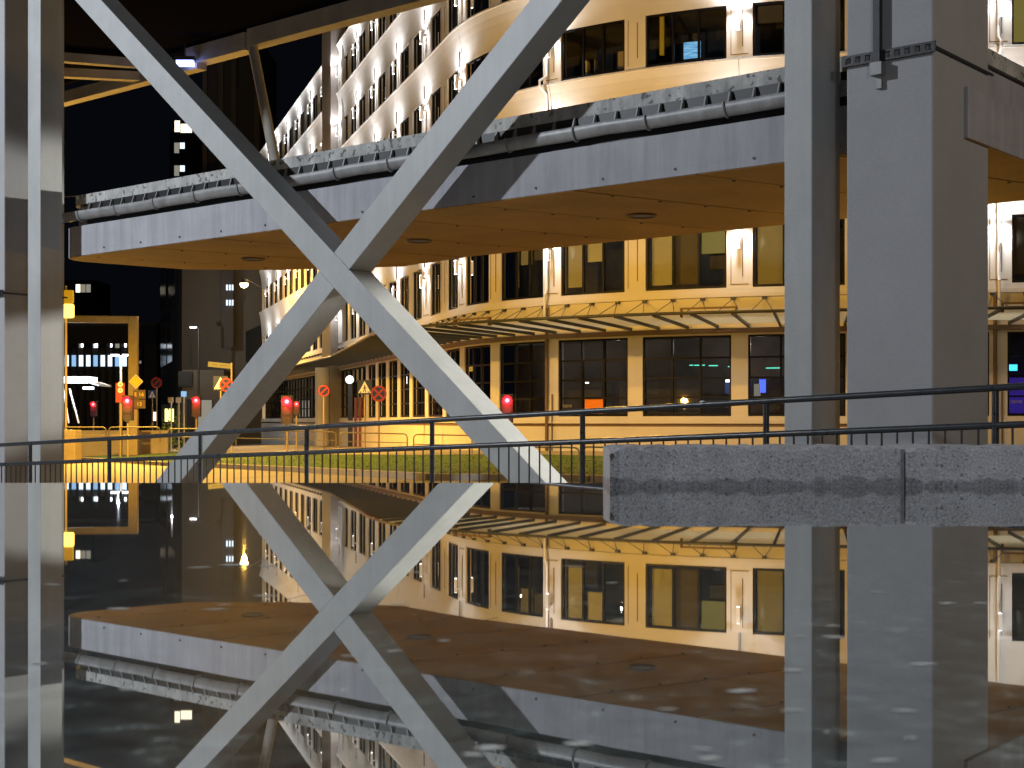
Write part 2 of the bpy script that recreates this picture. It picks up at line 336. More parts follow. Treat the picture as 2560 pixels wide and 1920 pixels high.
strip_sheet(flat(far), [Vector((-60, 130, 0)), Vector((-16, 100, 0)), Vector((-8, 74, 0)), Vector((-1, 52, 0)), Vector((8, 45, 0)), Vector((30, 42, 0))], 0.03, 'pavement', M['paving'], kind='structure')

# ------------------------------------------------------------------ pool, granite blocks
PZ = -0.2345; PE = 5.26
mb = MB(); mb.add([(-9, -3, PZ), (9, -3, PZ), (9, PE, PZ), (-9, PE, PZ)], [(0, 1, 2, 3)]); mb.build('water', M['water'], kind='structure')
MB().box(-9, -3, -1.6, 9, PE - 0.004, PZ - 0.006).build('pool_basin', M['stone'], kind='structure')
bx = [(0.346, 1.374, 'rough grey granite block at the pool edge with a chipped hole in its left end'), (1.392, 2.62, 'rough grey granite block at the pool edge right of the dark joint')]
for x0, x1, lab in bx:
    mb = MB(); nxx = max(6, int((x1 - x0) / 0.035)); top = -0.0946; pr = [(4.94, -0.34), (4.94, top - 0.012), (4.952, top), (5.30, top + 0.004), (5.30, -0.34)]
    vs = []
    for i in range(nxx + 1):
        x = x0 + (x1 - x0) * i / nxx; e = min(i, nxx - i); ins = 0.008 if e == 0 else 0
        for (y, z) in pr:
            vs.append((x + (0.006 * (R.random() - .5)), y + ins * (1 if y < 5 else -1) + R.uniform(-.004, .004), z - ins * (z > -0.2) + R.uniform(-.004, .003)))
    fs = [(i * 5 + k, i * 5 + 5 + k, i * 5 + 6 + k, i * 5 + 1 + k) for i in range(nxx) for k in range(4)]
    fs += [(0, 1, 2, 3, 4), tuple(nxx * 5 + k for k in (4, 3, 2, 1, 0))]; mb.add(vs, fs)
    solo(mb, 'granite_block', M['granite'], (x0, 4.94, PZ), lab, 'granite block', 'granite blocks along the pool edge')
b0 = bpy.data.objects['granite_block']
MB().box(1.366, 4.962, -0.34, 1.400, 5.29, -0.103).build('mortar_joint', mat('wet_mortar', (.17, .17, .18), .8, var=.3, scale=30), b0)
mb = MB().disc((0.352, 4.93, -0.125), (0, -1, 0), 0.009, 0.006, 9); mb.build('socket_hole', M['black'], b0)  # black disc puts the hole's shade into colour
mb = MB()                                               # floating leaf scraps near the camera
for i in range(46):
    d = R.uniform(0.95, 2.3); x = R.uniform(-.42, .42) * d; a = R.uniform(-.4, .4); l = R.uniform(.003, .013) * d; w = l * R.uniform(.2, .5)
    e, g = Vector((math.cos(a), math.sin(a), 0)), Vector((-math.sin(a), math.cos(a), 0)); c = Vector((x, d, PZ + 0.0006))
    mb.add([c - e * l, c - g * w - e * l * .3, c + e * l * .5 - g * w * .7, c + e * l, c + g * w + e * l * .2, c + g * w * .6 - e * l * .5], [(0, 1, 2, 3, 4, 5)])
mb.build('floating_debris', mat('pale_scraps', (0.5, 0.52, 0.5), 0.6), kind='stuff')

# ------------------------------------------------------------------ steel X frame
N0, D0 = 10.43, 0.34; TB = -1.9
lo = lambda t: -0.8205 * t - 7.815; lh = lambda t: -0.8205 * t - 7.437      # left arm, lower and upper edge
rh = lambda t: 0.803 * t + 10.893; rl = lambda t: 0.803 * t + 10.497        # right arm
fr = thing('cross_braced_frame', P(-11.3, N0, G(-1.9)), 'grey painted steel X frame between two posts, crossing in front of the deck', 'steel frame')
def arm(poly, name='brace', d=D0, n=N0): return MB().prism([P(t, n, h) for t, h in poly], NV * d).build(name, M['steel'], fr, bevel=0.008)
t0, t1 = -17.10, -7.15
tl = -17.1
arm([(tl, lo(tl)), (-6.9, lo(-6.9)), (-6.9, lh(-6.9)), (tl, lh(tl))])
ix = lambda a, b, c, d: (d - b) / (a - c)               # where a t + b meets c t + d
ta, tb = ix(.803, 10.893, -.8205, -7.437), ix(.803, 10.497, -.8205, -7.437)   # right arm against the left arm's upper edge
arm([(ta + .004, rh(ta)), (tb + .004, rl(tb)), (-5.79, rl(-5.79)), (-5.79, rh(-5.79))])
tc_, td = ix(.803, 10.893, -.8205, -7.815), ix(.803, 10.497, -.8205, -7.815)
arm([(tc_ - .004, rh(tc_)), (-15.6, rh(-15.6)), (-15.6, rl(-15.6)), (td - .004, rl(td))])
for (a, b, d) in ((-17.41, -17.10, .34), (-5.78, -5.52, .50)):
    MB().obox(P(a, N0 - .003, TB), U * (b - a), NV * d, ZV * (9.0)).build('post', M['steel'], fr, bevel=0.01)
mb = MB()                                               # weld beads at the crossing
mb.tube([P(ta, N0 - .001, rh(ta)), P(tb, N0 - .001, rl(tb))], .006, 6); mb.tube([P(tc_, N0 - .001, rh(tc_)), P(td, N0 - .001, rl(td))], .006, 6)
mb.build('weld_bead', M['steel'], fr)

# ------------------------------------------------------------------ concrete columns with straps
def column(ta, tb, d, n, strap, label):
    c = thing('concrete_column', P((ta + tb) / 2, n, -1.9), label, 'column', 'square concrete columns under the upper bridge')
    MB().obox(P(ta, n, TB), U * (tb - ta), NV * d, ZV * 9.0).build('shaft', M['concrete_column'], c, bevel=0.015)
    mb = MB(); h = strap; w = .085
    L = tb - ta; k = int(L / .075)
    mb.obox(P(ta - .03, n - .035, h), U * (L + .06), NV * .012, ZV * .018); mb.obox(P(ta - .03, n - .035, h + w - .018), U * (L + .06), NV * .012, ZV * .018)
    for i in range(k + 1): mb.obox(P(ta - .03 + (L + .02) * i / k, n - .035, h + .018), U * .04, NV * .012, ZV * (w - .036))
    mb.build('perforated_strap', M['dark_steel'], c)
    MB().tube([P(tb + .02, n - .03, h + .04), P(tb + .02, n + d + .03, h + .04)], .012, 8).build('tie_rod', M['dark_steel'], c)
    return c
rc = column(-5.215, -4.48, 1.12, N0, 2.855, 'wide grey concrete column with a perforated strap and a conduit, beside the right post')
column(-18.75, -18.02, 0.95, N0, 1.74, 'grey concrete column half behind the left steel post')
tcn, _ = ray_t(2200, N0)
mb = MB(); mb.obox(P(tcn - .03, N0 - .065, 2.76), U * .055, NV * .055, ZV * 4.2); mb.build('conduit', M['dark_steel'], rc)
mb = MB(); mb.obox(P(tcn - .05, N0 - .085, 2.74), U * .10, NV * .08, ZV * .10); mb.obox(P(tcn - .025, N0 - .03, 2.64), U * .05, NV * .03, ZV * .10); mb.build('conduit_clamp', M['gutter'], rc)

# ------------------------------------------------------------------ lower deck
H0, H1 = 2.28, 3.145; NF, NB = 11.03, 14.53
dk = thing('canopy_deck', P(-11, 12.8, H0), 'long concrete canopy deck with gutter and lit soffit behind the X frame', 'concrete canopy')
def outline(ins=0.0):
    pl = [(-4.45 - ins, NF + ins), (-4.45 - ins, NB - ins)]
    pl += [(-12.9, NB - ins), (-14.6, NB + .32 - ins), (-16.3, NB - .5 - ins), (-17.35 + ins * .5, NB - 1.5)]
    for q in range(7):
        a = math.pi * (0.5 * q / 6); r = .42
        pl.append((-17.66 + ins + r - r * math.cos(a), NF + ins + r - r * math.sin(a)))
    return pl
ol = outline()
def ring(poly, h0, h1, name, m, lid=True):
    mb = MB(); n = len(poly); vs = [P(t, q, h0) for t, q in poly] + [P(t, q, h1) for t, q in poly]
    fs = [(i, (i + 1) % n, n + (i + 1) % n, n + i) for i in range(n)]
    if lid: fs += [tuple(range(n))[::-1], tuple(range(n, 2 * n))]
    return mb.add(vs, fs).build(name, m, dk)
ring(ol, H0 + .09, 2.70, 'fascia', M['fascia'])
ring(outline(.10), 2.70, 2.985, 'upper_slab', M['fascia'])
ring(outline(.07), 3.01, H1, 'parapet', M['parapet'])
# soffit panels
_o = outline(); _n = len(_o); _m = MB(); _i = outline(.008)
_m.add([P(t, q, H0 + .006) for t, q in _o] + [P(t, q, H0 + .092) for t, q in _o] + [P(t, q, H0 + .006) for t, q in _i], [(i, (i + 1) % _n, _n + (i + 1) % _n, _n + i) for i in range(_n)] + [(2 * _n + i, 2 * _n + (i + 1) % _n, (i + 1) % _n, i) for i in range(_n)]).build('fascia_drip', M['fascia'], dk)
JA = rad(33); JD = Vector((math.cos(JA), math.sin(JA), 0)); JN = Vector((-math.sin(JA), math.cos(JA), 0))
def clip(poly, n, d, keep):                             # keep the side n.p > d (keep=1) or < d
    out = []
    for i in range(len(poly)):
        a, b = poly[i], poly[(i + 1) % len(poly)]; fa, fb = keep * (a.dot(n) - d), keep * (b.dot(n) - d)
        if fa >= 0: out.append(a)
        if fa * fb < 0: out.append(a.lerp(b, fa / (fa - fb)))
    return out
pl3 = [P(t, q, H0) for t, q in outline(.01)]
ds = [p.dot(JN) for p in pl3]; d = min(ds) - .3; off = (P(-11, 12, 0).dot(JN)) % 1.36; d = math.floor((min(ds) - off) / 1.36) * 1.36 + off
while d < max(ds):
    q = clip(clip(pl3, JN, d + .014, 1), JN, d + 1.36 - .014, -1)
    if len(q) > 2:
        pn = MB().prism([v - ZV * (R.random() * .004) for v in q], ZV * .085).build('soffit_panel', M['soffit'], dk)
        mbb = MB(); lohi = sorted(v.dot(JD) for v in q)
        e = lohi[0] + .3
        while e < lohi[-1] - .2:
            v = JN * (d + .06) + JD * e + ZV * (H0 - .012)
            tt, nn = v.dot(U), v.dot(NV)
            if -17.0 < tt < -4.6 and NF + .1 < nn < NB - .1: mbb.disc(v, (0, 0, 1), .016, .012, 6)
            e += .62
        if mbb.v: mbb.build('bolt', M['dark_steel'], pn)
    d += 1.36
for x, y in ((1605, 537), (1048, 600), (632, 646)):
    k = H0 * F / (HY - y); c = Vector(((x - HX) / F * k, k, H0))
    dl = MB().tube([c + Vector((.155 * math.cos(q * .3142), .155 * math.sin(q * .3142), -.012)) for q in range(20)], .014, 6, closed=True).build('downlight', M['groove'], dk)
    MB().disc(c - ZV * .010, (0, 0, 1), .145, .006, 20).build('lens', M['wall_dark'], dl)
# gutter with sleeves and brackets
gn = NF - .02; gz = 2.835
mb = MB(); prof = [(math.cos(a), math.sin(a)) for a in [math.pi + math.pi * i / 8 for i in range(9)]]
tt = [-17.55 + 13.05 * i / 26 for i in range(27)]; rr = .066; vs = []
for t in tt:
    w = .006 * math.sin(t * 2.1) + .004 * math.sin(t * 5.3)
    for (a, b) in prof: vs.append(P(t, gn - .01 + rr * a, gz + .05 + w + 1.85 * rr * b))
    for (a, b) in prof[::-1]: vs.append(P(t, gn - .01 + rr * .88 * a, gz + .052 + w + 1.7 * rr * b))
k = 18; mb.add(vs, [(i * k + j, i * k + (j + 1) % k, i * k + k + (j + 1) % k, i * k + k + j) for i in range(26) for j in range(k)], True)
gut = mb.build('gutter', M['gutter'], dk)
t = -17.0
while t < -4.6:
    MB().tube([P(t, gn - .01 + (rr + .006) * a, gz + .05 + 1.88 * (rr + .004) * b) for a, b in prof], .011, 6).build('gutter_bracket', M['gutter'], gut); t += .86
mb = MB(); t = -16.9                                    # small fins in the gap between gutter and parapet
ms = MB().prism([P(0, NF + .0, 2.90), P(0, NF + .055, 2.90), P(0, NF + .055, 3.008), P(0, NF + .035, 3.008)], U * .016).mesh('edge_fin', M['gutter'])
while t < -4.6:
    o = link(bpy.data.objects.new('edge_fin', ms)); o.parent = dk; o.location = U * t - dk.location; t += .255
MB().obox(P(-17.0, NF + .06, 2.71), U * 12.5, NV * .03, ZV * .30).build('gap_board', M['black'], dk)  # black board stands for the shade in the gap
# drip nails along the fascia
ms = MB().disc(P(0, NF - .012, 0), NV, .012, .014, 6).mesh('fixing_stud', M['dark_steel'])
for i in range(15):
    o = link(bpy.data.objects.new('fixing_stud', ms)); o.parent = dk; o.location = U * (-16.5 + i * .84) + ZV * (H0 + .075) - dk.location

# ------------------------------------------------------------------ upper footbridge
ub = thing('footbridge', P(-13, 13, 6.4), 'dark underside of the upper footbridge with lit edge beams', 'footbridge')
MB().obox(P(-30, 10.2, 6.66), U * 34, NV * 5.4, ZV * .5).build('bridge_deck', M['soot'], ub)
tch, _ = ray_t(484, 15.5); tcs, _ = ray_t(637, 15.5)
MB().obox(P(tch, 15.3, 6.30), U * (tcs - tch - .03), NV * .26, ZV * .30).build('edge_beam', M['chord'], ub)
MB().obox(P(tcs + .03, 15.3, 6.34), U * 16, NV * .26, ZV * .30).build('edge_beam', M['chord'], ub)
MB().obox(P(-32, 15.3, 6.20), U * (tch + .35 + 32), NV * .22, ZV * .22).build('edge_beam', M['chord'], ub)
tl1, _ = ray_t(352, 15.3)
for dt, hh in ((0.0, 6.24), (.9, 6.42)):
    a = P(tl1 + dt * .3, 15.28, hh); e = (P(tl1 - 2.6 + dt, 12.0, hh + .0) - a)
    MB().obox(a, e, Vector((e.y, -e.x, 0)).normalized() * .16, ZV * .16).build('cross_beam', M['chord'], ub)
a, b = P(tcs, 15.42, 6.5), P(tcs + 1.75, 14.75, 2.95)
MB().tube([a, b], .085, 10).build('strut', M['chord'], ub)
c = at(463, 157, 24.5)
ll = thing('bridge_light', c, 'small blue-white LED lamp hanging under the bridge edge beam', 'lamp')
MB().box(c.x - .17, c.y - .08, c.z + .03, c.x + .17, c.y + .08, c.z + .10).build('housing', M['dark_steel'], ll)
MB().box(c.x - .14, c.y - .07, c.z - .05, c.x + .14, c.y + .07, c.z + .028).build('lens', M['e_led'], ll)
MB().box(c.x - .01, c.y - .01, c.z + .10, c.x + .01, c.y + .01, c.z + .34).build('hanger', M['dark_steel'], ll)

# ------------------------------------------------------------------ railing on its ramp
rp_x = [75, 283, 519, 790, 1105, 1480, 1930, 2488]
def rail_n(t): return 9.49 + (9.215 - 9.49) * (t + 15.6) / 12.07
tA = ray_t(75, 9.49)[0]; tZ = ray_t(2488, 9.215)[0]; sp = (tZ - tA) / 7
def rail_h(t): return -0.285 + (0.2166 + 0.285) * (t - tA) / (tZ - tA)
ra = thing('metal_railing', P(-10, 9.35, G(0)), 'dark metal railing with thin balusters rising along the ramp', 'railing')
e0, e1 = tA - 2.2 * sp, tZ + 1.4 * sp
def rp_pt(t, dh): return P(t, rail_n(t), rail_h(t) + dh)
for nm, dh in (('top_rail', 0), ('middle_rail', -.25), ('bottom_rail', -.83)):
    MB().tube([rp_pt(e0 + (e1 - e0) * i / 20, dh) for i in range(21)], .0235 if dh > -.5 else .016, 12).build(nm, M['rail'], ra)
ms = MB().tube([(0, 0, -.93), (0, 0, -.02)], .0235, 10).mesh('post', M['rail'])
for i in range(-2, 9):
    t = tA + i * sp; o = link(bpy.data.objects.new('post', ms)); o.parent = ra; o.location = rp_pt(t, 0) - ra.location
ms = MB().tube([(0, 0, -.83), (0, 0, -.25)], .0082, 6, cap=False).mesh('baluster', M['rail'])
for i in range(-2, 9):
    for k in range(1, 15):
        t = tA + (i + k / 15) * sp
        if e0 < t < e1:
            o = link(bpy.data.objects.new('baluster', ms)); o.parent = ra; o.location = rp_pt(t, 0) - ra.location
for x in (1762,):
    t, _ = ray_t(x, 9.3); MB().sphere(rp_pt(t, .022), .02, (1.2, 1, .5)).build('paint_chip', M['white'], ra)
mb = MB(); mb.add([rp_pt(e0, -.95) - NV * 1.6, rp_pt(e1, -.95) - NV * 1.6, rp_pt(e1, -.95) + NV * .25, rp_pt(e0, -.95) + NV * .25], [(0, 1, 2, 3)])
mb.add([rp_pt(e0, -1.5) + NV * .25, rp_pt(e1, -1.5) + NV * .25, rp_pt(e1, -.95) + NV * .25, rp_pt(e0, -.95) + NV * .25], [(3, 2, 1, 0)])
mb.build('ramp', M['paving'], kind='structure')

# ------------------------------------------------------------------ the curved office building
RP = 47.0 / F                                            # metres per reference pixel
raw = [(-23.0, 121.7), (-19.8, 111.6), (-14.8, 95.8), (-9.82, 80.1), (-6.6, 69.7), (-3.42, 59.5), (-2.15, 55.3), (-1.3, 53.3), (-.4, 51.95), (1.15, 50.3), (2.0, 49.6), (3.9, 48.3), (5.4, 47.45), (7.15, 46.7), (8.93, 46.15), (12.5, 45.45), (16.2, 44.95), (21, 44.5), (27, 44.2)]
def _path():
    a = [Vector(p) for p in raw]; out = []
    for i in range(len(a) - 1):
        p0, p1, p2, p3 = a[max(i - 1, 0)], a[i], a[i + 1], a[min(i + 2, len(a) - 1)]
        n = max(2, int((p2 - p1).length / .25))
        for k in range(n):
            q = k / n; out.append(.5 * ((2 * p1) + (-p0 + p2) * q + (2 * p0 - 5 * p1 + 4 * p2 - p3) * q * q + (-p0 + 3 * p1 - 3 * p2 + p3) * q ** 3))
    out.append(a[-1])
    for _ in range(10): out = [out[0]] + [(out[i - 1] + 2 * out[i] + out[i + 1]) / 4 for i in range(1, len(out) - 1)] + [out[-1]]
    return out
PTH = _path(); SL = [0.0]
for i in range(1, len(PTH)): SL.append(SL[-1] + (PTH[i] - PTH[i - 1]).length)
import bisect
def fp(s, off=0.0, z=0.0):                               # point of the facade: arc length, distance out of the wall, height
    s = min(max(s, 0.0), SL[-1] - 1e-4); i = min(bisect.bisect_right(SL, s) - 1, len(PTH) - 2)
    q = (s - SL[i]) / (SL[i + 1] - SL[i]); p = PTH[i].lerp(PTH[i + 1], q)
    j0, j1 = max(i - 1, 0), min(i + 2, len(PTH) - 1); d = (PTH[j1] - PTH[j0]).normalized()
    return Vector((p.x - 0 + d.y * off, p.y - d.x * off, z))
def s_at(x):
    xi = (x - HX) / F; lo_, hi_ = 0.0, SL[-1]
    for _ in range(50):
        m = (lo_ + hi_) / 2; p = fp(m)
        if p.x / p.y < xi: lo_ = m
        else: hi_ = m
    return lo_
def fnorm(s): return (fp(s, 1) - fp(s)).normalized()
def ftan(s): return (fp(s + .05) - fp(s - .05)).normalized()
# pilasters: (left edge, right edge, lit) as arc lengths, right part measured, the rest at a regular pitch
pil = [(s_at(a), s_at(b), l) for a, b, l in ((1057, 1079, 1), (1104, 1120.5, 0), (1147.6, 1166.7, 1), (1224.5, 1253.5, 0), (1360, 1404, 1), (1563, 1615, 0), (1817, 1882, 1))]
sR = s_at(2462); pil += [(s_at(2112), s_at(2160), 0), (sR, s_at(2529), 1)]
q = pil[-1][1]
while q + 4 < SL[-1]: pil += [(q + 3.0, q + 3.75, 0)] if not pil[-1][2] == 0 else [(q + 3.0, q + 3.85, 1)]; q = pil[-1][1]
l = 0; q = pil[0][0]
S_END = s_at(655)
while q - 2.55 > S_END:
    q -= 2.5; pil.insert(0, (q, q + .72, l)); l = 1 - l
pil = [(a, b, bool(l)) for a, b, l in pil]
bd = thing('office_building', fp(s_at(1400), 0, G(0)), 'pale curved five storey office building with lit white bands and a glass canopy', 'office building')
Zr = lambda v: v * RP
SILL = [10.5, 329, 651, 898, 1150, 1397]; HEAD = [212, 493, 783, 1031, 1273, 1525]; ROOF = 1602
ZB = -2.6
def fstrip(s0, s1, prof, step=.5):                       # sweep an (off, z) profile along the facade
    n = max(1, int((s1 - s0) / step)); mb = MB(); m = len(prof); vs = []
    for i in range(n + 1):
        s = s0 + (s1 - s0) * i / n
        for o, z in prof: vs.append(fp(s, o, z))
    fs = [(i * m + k, i * m + k + 1, i * m + m + k + 1, i * m + m + k) for i in range(n) for k in range(m - 1)]
    return mb.add([tuple(v) for v in vs], [f[::-1] for f in fs])
def fbox(mb, s0, s1, o0, o1, z0, z1):
    n = max(1, int((s1 - s0) / .6))
    for i in range(n):
        a, b = s0 + (s1 - s0) * i / n, s0 + (s1 - s0) * (i + 1) / n
        p = [fp(a, o0, z0), fp(b, o0, z0), fp(b, o1, z0), fp(a, o1, z0)]
        h = Vector((0, 0, z1 - z0)); vs = p + [v + h for v in p]
        fs = [(0, 3, 2, 1)[::-1], (4, 5, 6, 7)[::-1], (3, 2, 6, 7)[::-1], (0, 4, 5, 1)[::-1]]
        if i == 0: fs.append((0, 3, 7, 4)[::-1])
        if i == n - 1: fs.append((1, 5, 6, 2)[::-1])
        mb.add(vs, fs)
    return mb
S0, S1 = S_END, SL[-1] - .3
# base wall and ledges
fbox(MB(), S0, S1, -.3, .06, ZB, Zr(-16)).build('base_wall', M['wall'], bd)
fbox(MB(), S0, S1, -.3, .03, Zr(-16), Zr(-8)).build('shadow_groove', M['groove'], bd)
fbox(MB(), S0, S1, -.3, .10, Zr(-8), Zr(-1)).build('ledge', M['wall'], bd)
fbox(MB(), S0, S1, -.3, .05, Zr(-1) + .003, Zr(10.5)).build('sill_band', M['wall'], bd)
# wall between the shop windows and the first floor
fbox(MB(), S0, S1, -.3, .04, Zr(212), Zr(306)).build('lintel_band', M['wall'], bd)
fbox(MB(), S0, S1, -.3, .13, Zr(306), Zr(316)).build('ledge', M['wall'], bd)
fbox(MB(), S0, S1, -.3, .07, Zr(316) + .003, Zr(329)).build('sill_band', M['wall'], bd)
# flared spandrel bands, one panel per pair of bays
lit = [p for p in pil if p[2]]; edges = [S0] + [(p[0] + p[1]) / 2 for p in lit] + [S1]
for k in range(1, 6):
    z0 = Zr(HEAD[k]); z1 = Zr(SILL[k + 1]) if k < 5 else Zr(ROOF); H = z1 - z0
    pr = [(-.25, z0), (.02, z0), (.025, z0 + .12 * H), (.045, z0 + .34 * H), (.085, z0 + .56 * H), (.14, z0 + .74 * H), (.20, z0 + .86 * H), (.225, z0 + .91 * H), (.25, z0 + .915 * H), (.25, z0 + .955 * H), (.06, z1), (-.25, z1)]
    for a, b in zip(edges[:-1], edges[1:]):
        if b - a > .5: fstrip(a + .008, b - .008, pr).build('spandrel_panel', M['wall'], bd)
fbox(MB(), S0, S1, -6, -.26, Zr(ROOF) - .4, Zr(ROOF) - .1).build('roof', M['wall_dark'], bd)
# pilasters, fixtures and uplights
tube_me = None
for k in range(6):
    for (a, b, l) in pil:
        m = (a + b) / 2
        if k == 0:
            w = min(b - a, .56) * .5; 
            if m < s_at(905): continue
            fbox(MB(), m - w, m + w, -.28, .03, Zr(10.5), Zr(212)).build('pilaster', M['wall'], bd); continue
        fbox(MB(), a, b, -.28, .045, Zr(SILL[k]), Zr(HEAD[k])).build('pilaster', M['wall'], bd)
        near_ = fp(m).y < 62; zs, zh = Zr(SILL[k]), Zr(HEAD[k])
        if near_:
            w = b - a; mb = MB()
            fbox(mb, a + w * .16, a + w * .16 + .022, .03, .052, zs + .12, zh - .08); fbox(mb, a + w * .60, a + w * .60 + .03, .03, .055, zs + .36, zh - .2)
            if l: fbox(mb, a + w * .16, b - w * .16, .03, .052, zs + .10, zs + .125)
            mb.build('panel_trim', M['groove'], bd)  # raised dark strips stand for grooves; the shade is in their colour
        if l:
            hz = zh - .50
            fx = fbox(MB(), m - .06, m + .06, .24, .33, hz - .42, hz + .12).build('uplight_fixture', M['white'], bd)
            fbox(MB(), m - .02, m + .02, .045, .24, hz - .05, hz + .02).build('arm', M['white'], fx)
            fbox(MB(), m - .05, m + .05, .245, .325, hz + .121, hz + .126).build('lens', M['e_tube'], fx); fbox(MB(), m - .05, m + .05, .245, .325, hz - .426, hz - .421).build('lens', M['e_tube'], fx)
            # narrow blade in front of the band above, seen as a dark upright
            fbox(MB(), m - .03, m + .03, .10, .16, zh - .05, zh + .55).build('blade', M['wall_dark'], bd)
            pw = 120 if fp(m).y < 58 else 140
            lamp('uplight', fp(m, .62, hz + .18), pw * 1.5, UPLIGHT, .10, bd, spot=170, aim=(0, 0, 1))
            lamp('downlight', fp(m, .66, zh - .10), pw * (1.7 if k == 1 else 1.0), UPLIGHT, .12, bd, spot=110, aim=-fnorm(m) * .42 + Vector((0, 0, -1)))
# windows: frame, mullions, panes, blinds
BL = {}                                                  # (storey, bay): blinds, and glowing sheets for lit rooms (column, drop 0..1, material)
def bay_of(x): s = s_at(x); return max(i for i in range(len(pil)) if pil[i][0] <= s)
BL[(1, bay_of(1300))] = [(0, .82, 'blind_yellow'), (1, .42, 'blind_yellow'), (2, .36, 'blind_grey')]
BL[(1, bay_of(1480))] = [(0, .90, 'blind_pale'), (1, .48, 'blind_yellow')]
BL[(1, bay_of(1720))] = [(0, .95, 'blind_yellow'), (1, .95, 'blind_grey'), (2, .46, 'e_room')]
BL[(1, bay_of(1200))] = [(0, .95, 'blind_pale'), (1, .72, 'blind_yellow')]
BL[(1, bay_of(1135))] = [(0, 1, 'blind_grey')]
BL[(1, bay_of(2540))] = [(0, .9, 'blind_grey'), (1, .5, 'blind_pale')]
BL[(3, bay_of(2540))] = [(0, .97, 'e_room')]
for i in range(len(pil) - 1):
    a, b = pil[i][1], pil[i + 1][0]; m = (a + b) / 2; far_ = fp(m).y > 66
    for k in range(6):
        if k == 0 and m < s_at(650): continue
        z0, z1 = Zr(SILL[k]), Zr(HEAD[k]); aa, bb = a, b
        if k == 0:
            wa, wb = (pil[i][0] + pil[i][1]) / 2, (pil[i + 1][0] + pil[i + 1][1]) / 2
            aa, bb = wa + min(pil[i][1] - pil[i][0], .56) * .5, wb - min(pil[i + 1][1] - pil[i + 1][0], .56) * .5
            if wa < s_at(905): aa = wa + .03
            if wb < s_at(905): bb = wb - .03
        mb = MB(); w = .07
        fbox(mb, aa, aa + w, -.13, -.02, z0, z1); fbox(mb, bb - w, bb, -.13, -.02, z0, z1)
        fbox(mb, aa + w, bb - w, -.13, -.02, z0, z0 + w * 1.3); fbox(mb, aa + w, bb - w, -.13, -.02, z1 - w, z1)
        c = 3 if not far_ else 2; cols = [aa + w + (bb - aa - 2 * w) * j / c for j in range(c + 1)]
        for x in cols[1:-1]: fbox(mb, x - .035, x + .035, -.13, -.025, z0 + w, z1 - w)
        rows = [z0 + w * 1.3, z1 - w]
        if k == 0: rows = [z0 + w * 1.3] + [z0 + (z1 - z0) * v for v in (.235, .475, .725)] + [z1 - w]
        for zz in rows[1:-1]: fbox(mb, aa + w, bb - w, -.13, -.028, zz - .03, zz + .03)
        win = mb.build('window', M['frame'], bd)
        for j in range(c):
            fbox(MB(), cols[j] + .02, cols[j + 1] - .02, -.082, -.075, z0 + .05, z1 - .05).build('pane', M['glass'], win)
        bl = BL.get((k, i))
        if bl is None and k > 0:
            bl = []
            for j in range(c):
                v = R.random()
                if v < (.55 if k == 1 else .30): bl.append((j, R.choice((.35, .5, .8, 1)), R.choice(('blind_grey', 'blind_grey', 'blind_yellow', 'blind_pale') if k == 1 else ('blind_grey', 'blind_grey', 'blind_pale'))))
        if k > 0 and not (3 == k and 1340 < fp(m).x / fp(m).y * F + HX < 1900):
            for j, dr, mt in bl:
                zt = z1 - .06; zb = zt - (z1 - z0 - .16) * dr
                fbox(MB(), cols[j] + .05, cols[j + 1] - .05, -.27, -.255, zb, zt).build('blind', M[mt], win)
        # a dark office behind
    # next bay
for k in range(6):
    z0, z1 = Zr(SILL[k]), Zr(HEAD[k]); d = -3.2
    mb = MB(); fbox(mb, S0, S1, d - .1, d, z0 - .9 if k else ZB, z1 + .3); fbox(mb, S0, S1, d, -.30, z0 - .5, z0 - .1); fbox(mb, S0, S1, d, -.30, z1 + .1, z1 + .3)
    mb.build('office_interior', M['interior'], bd)
for x in (1200, 1320, 1490, 1720, 1890):  # added fill lamps that lift the dark shop and office panes
    lamp('shop_light', fp(s_at(x), -1.6, Zr(190)), 20, (1.0, .85, .75), .02, bd)
    lamp('office_light', fp(s_at(x), -1.8, Zr(470)), 12, (1.0, .9, .75), .02, bd)
# end wall and the tall pier
e = fp(S0); nrm = fnorm(S0); tg = ftan(S0)
MB().obox(e - Vector((0, 0, 3)), -nrm * 12, tg * .3, ZV * (Zr(ROOF) + 3)).build('end_wall', M['wall'], bd)
a, b = s_at(828), s_at(851)
pier = fbox(MB(), a, b, -.3, .55, ZB, Zr(ROOF) + 1.3).build('pier', M['wall_dark'], bd)
fbox(MB(), b, b + 1.2, -.3, .12, Zr(329), Zr(ROOF) - .3).build('light_pier', M['wall'], bd)
# downpipes on the lit pilasters
for x in (1374, 2493):
    s = s_at(x); mb = MB()
    mb.tube([fp(s, .28, Zr(329) - .9 + v) for v in (0, .95)], .05, 8); mb.tube([fp(s, .28, Zr(329) + .05), fp(s, .16, Zr(329) + .3), fp(s, .16, Zr(898) - .4), fp(s, .55, Zr(898) - .2), fp(s, .55, Zr(898)), fp(s, .16, Zr(898) + .25), fp(s, .16, Zr(ROOF))], .05, 8)
    mb.build('downpipe', M['white'], bd)
for x in (1372, 2486):
    s = s_at(x); MB().tube([fp(s, .12, ZB), fp(s, .12, Zr(300))], .06, 8).build('downpipe', M['groove'], bd)
    MB().tube([fp(s + .22, .09, ZB), fp(s + .22, .09, Zr(70))], .025, 6).build('conduit', M['groove'], bd)
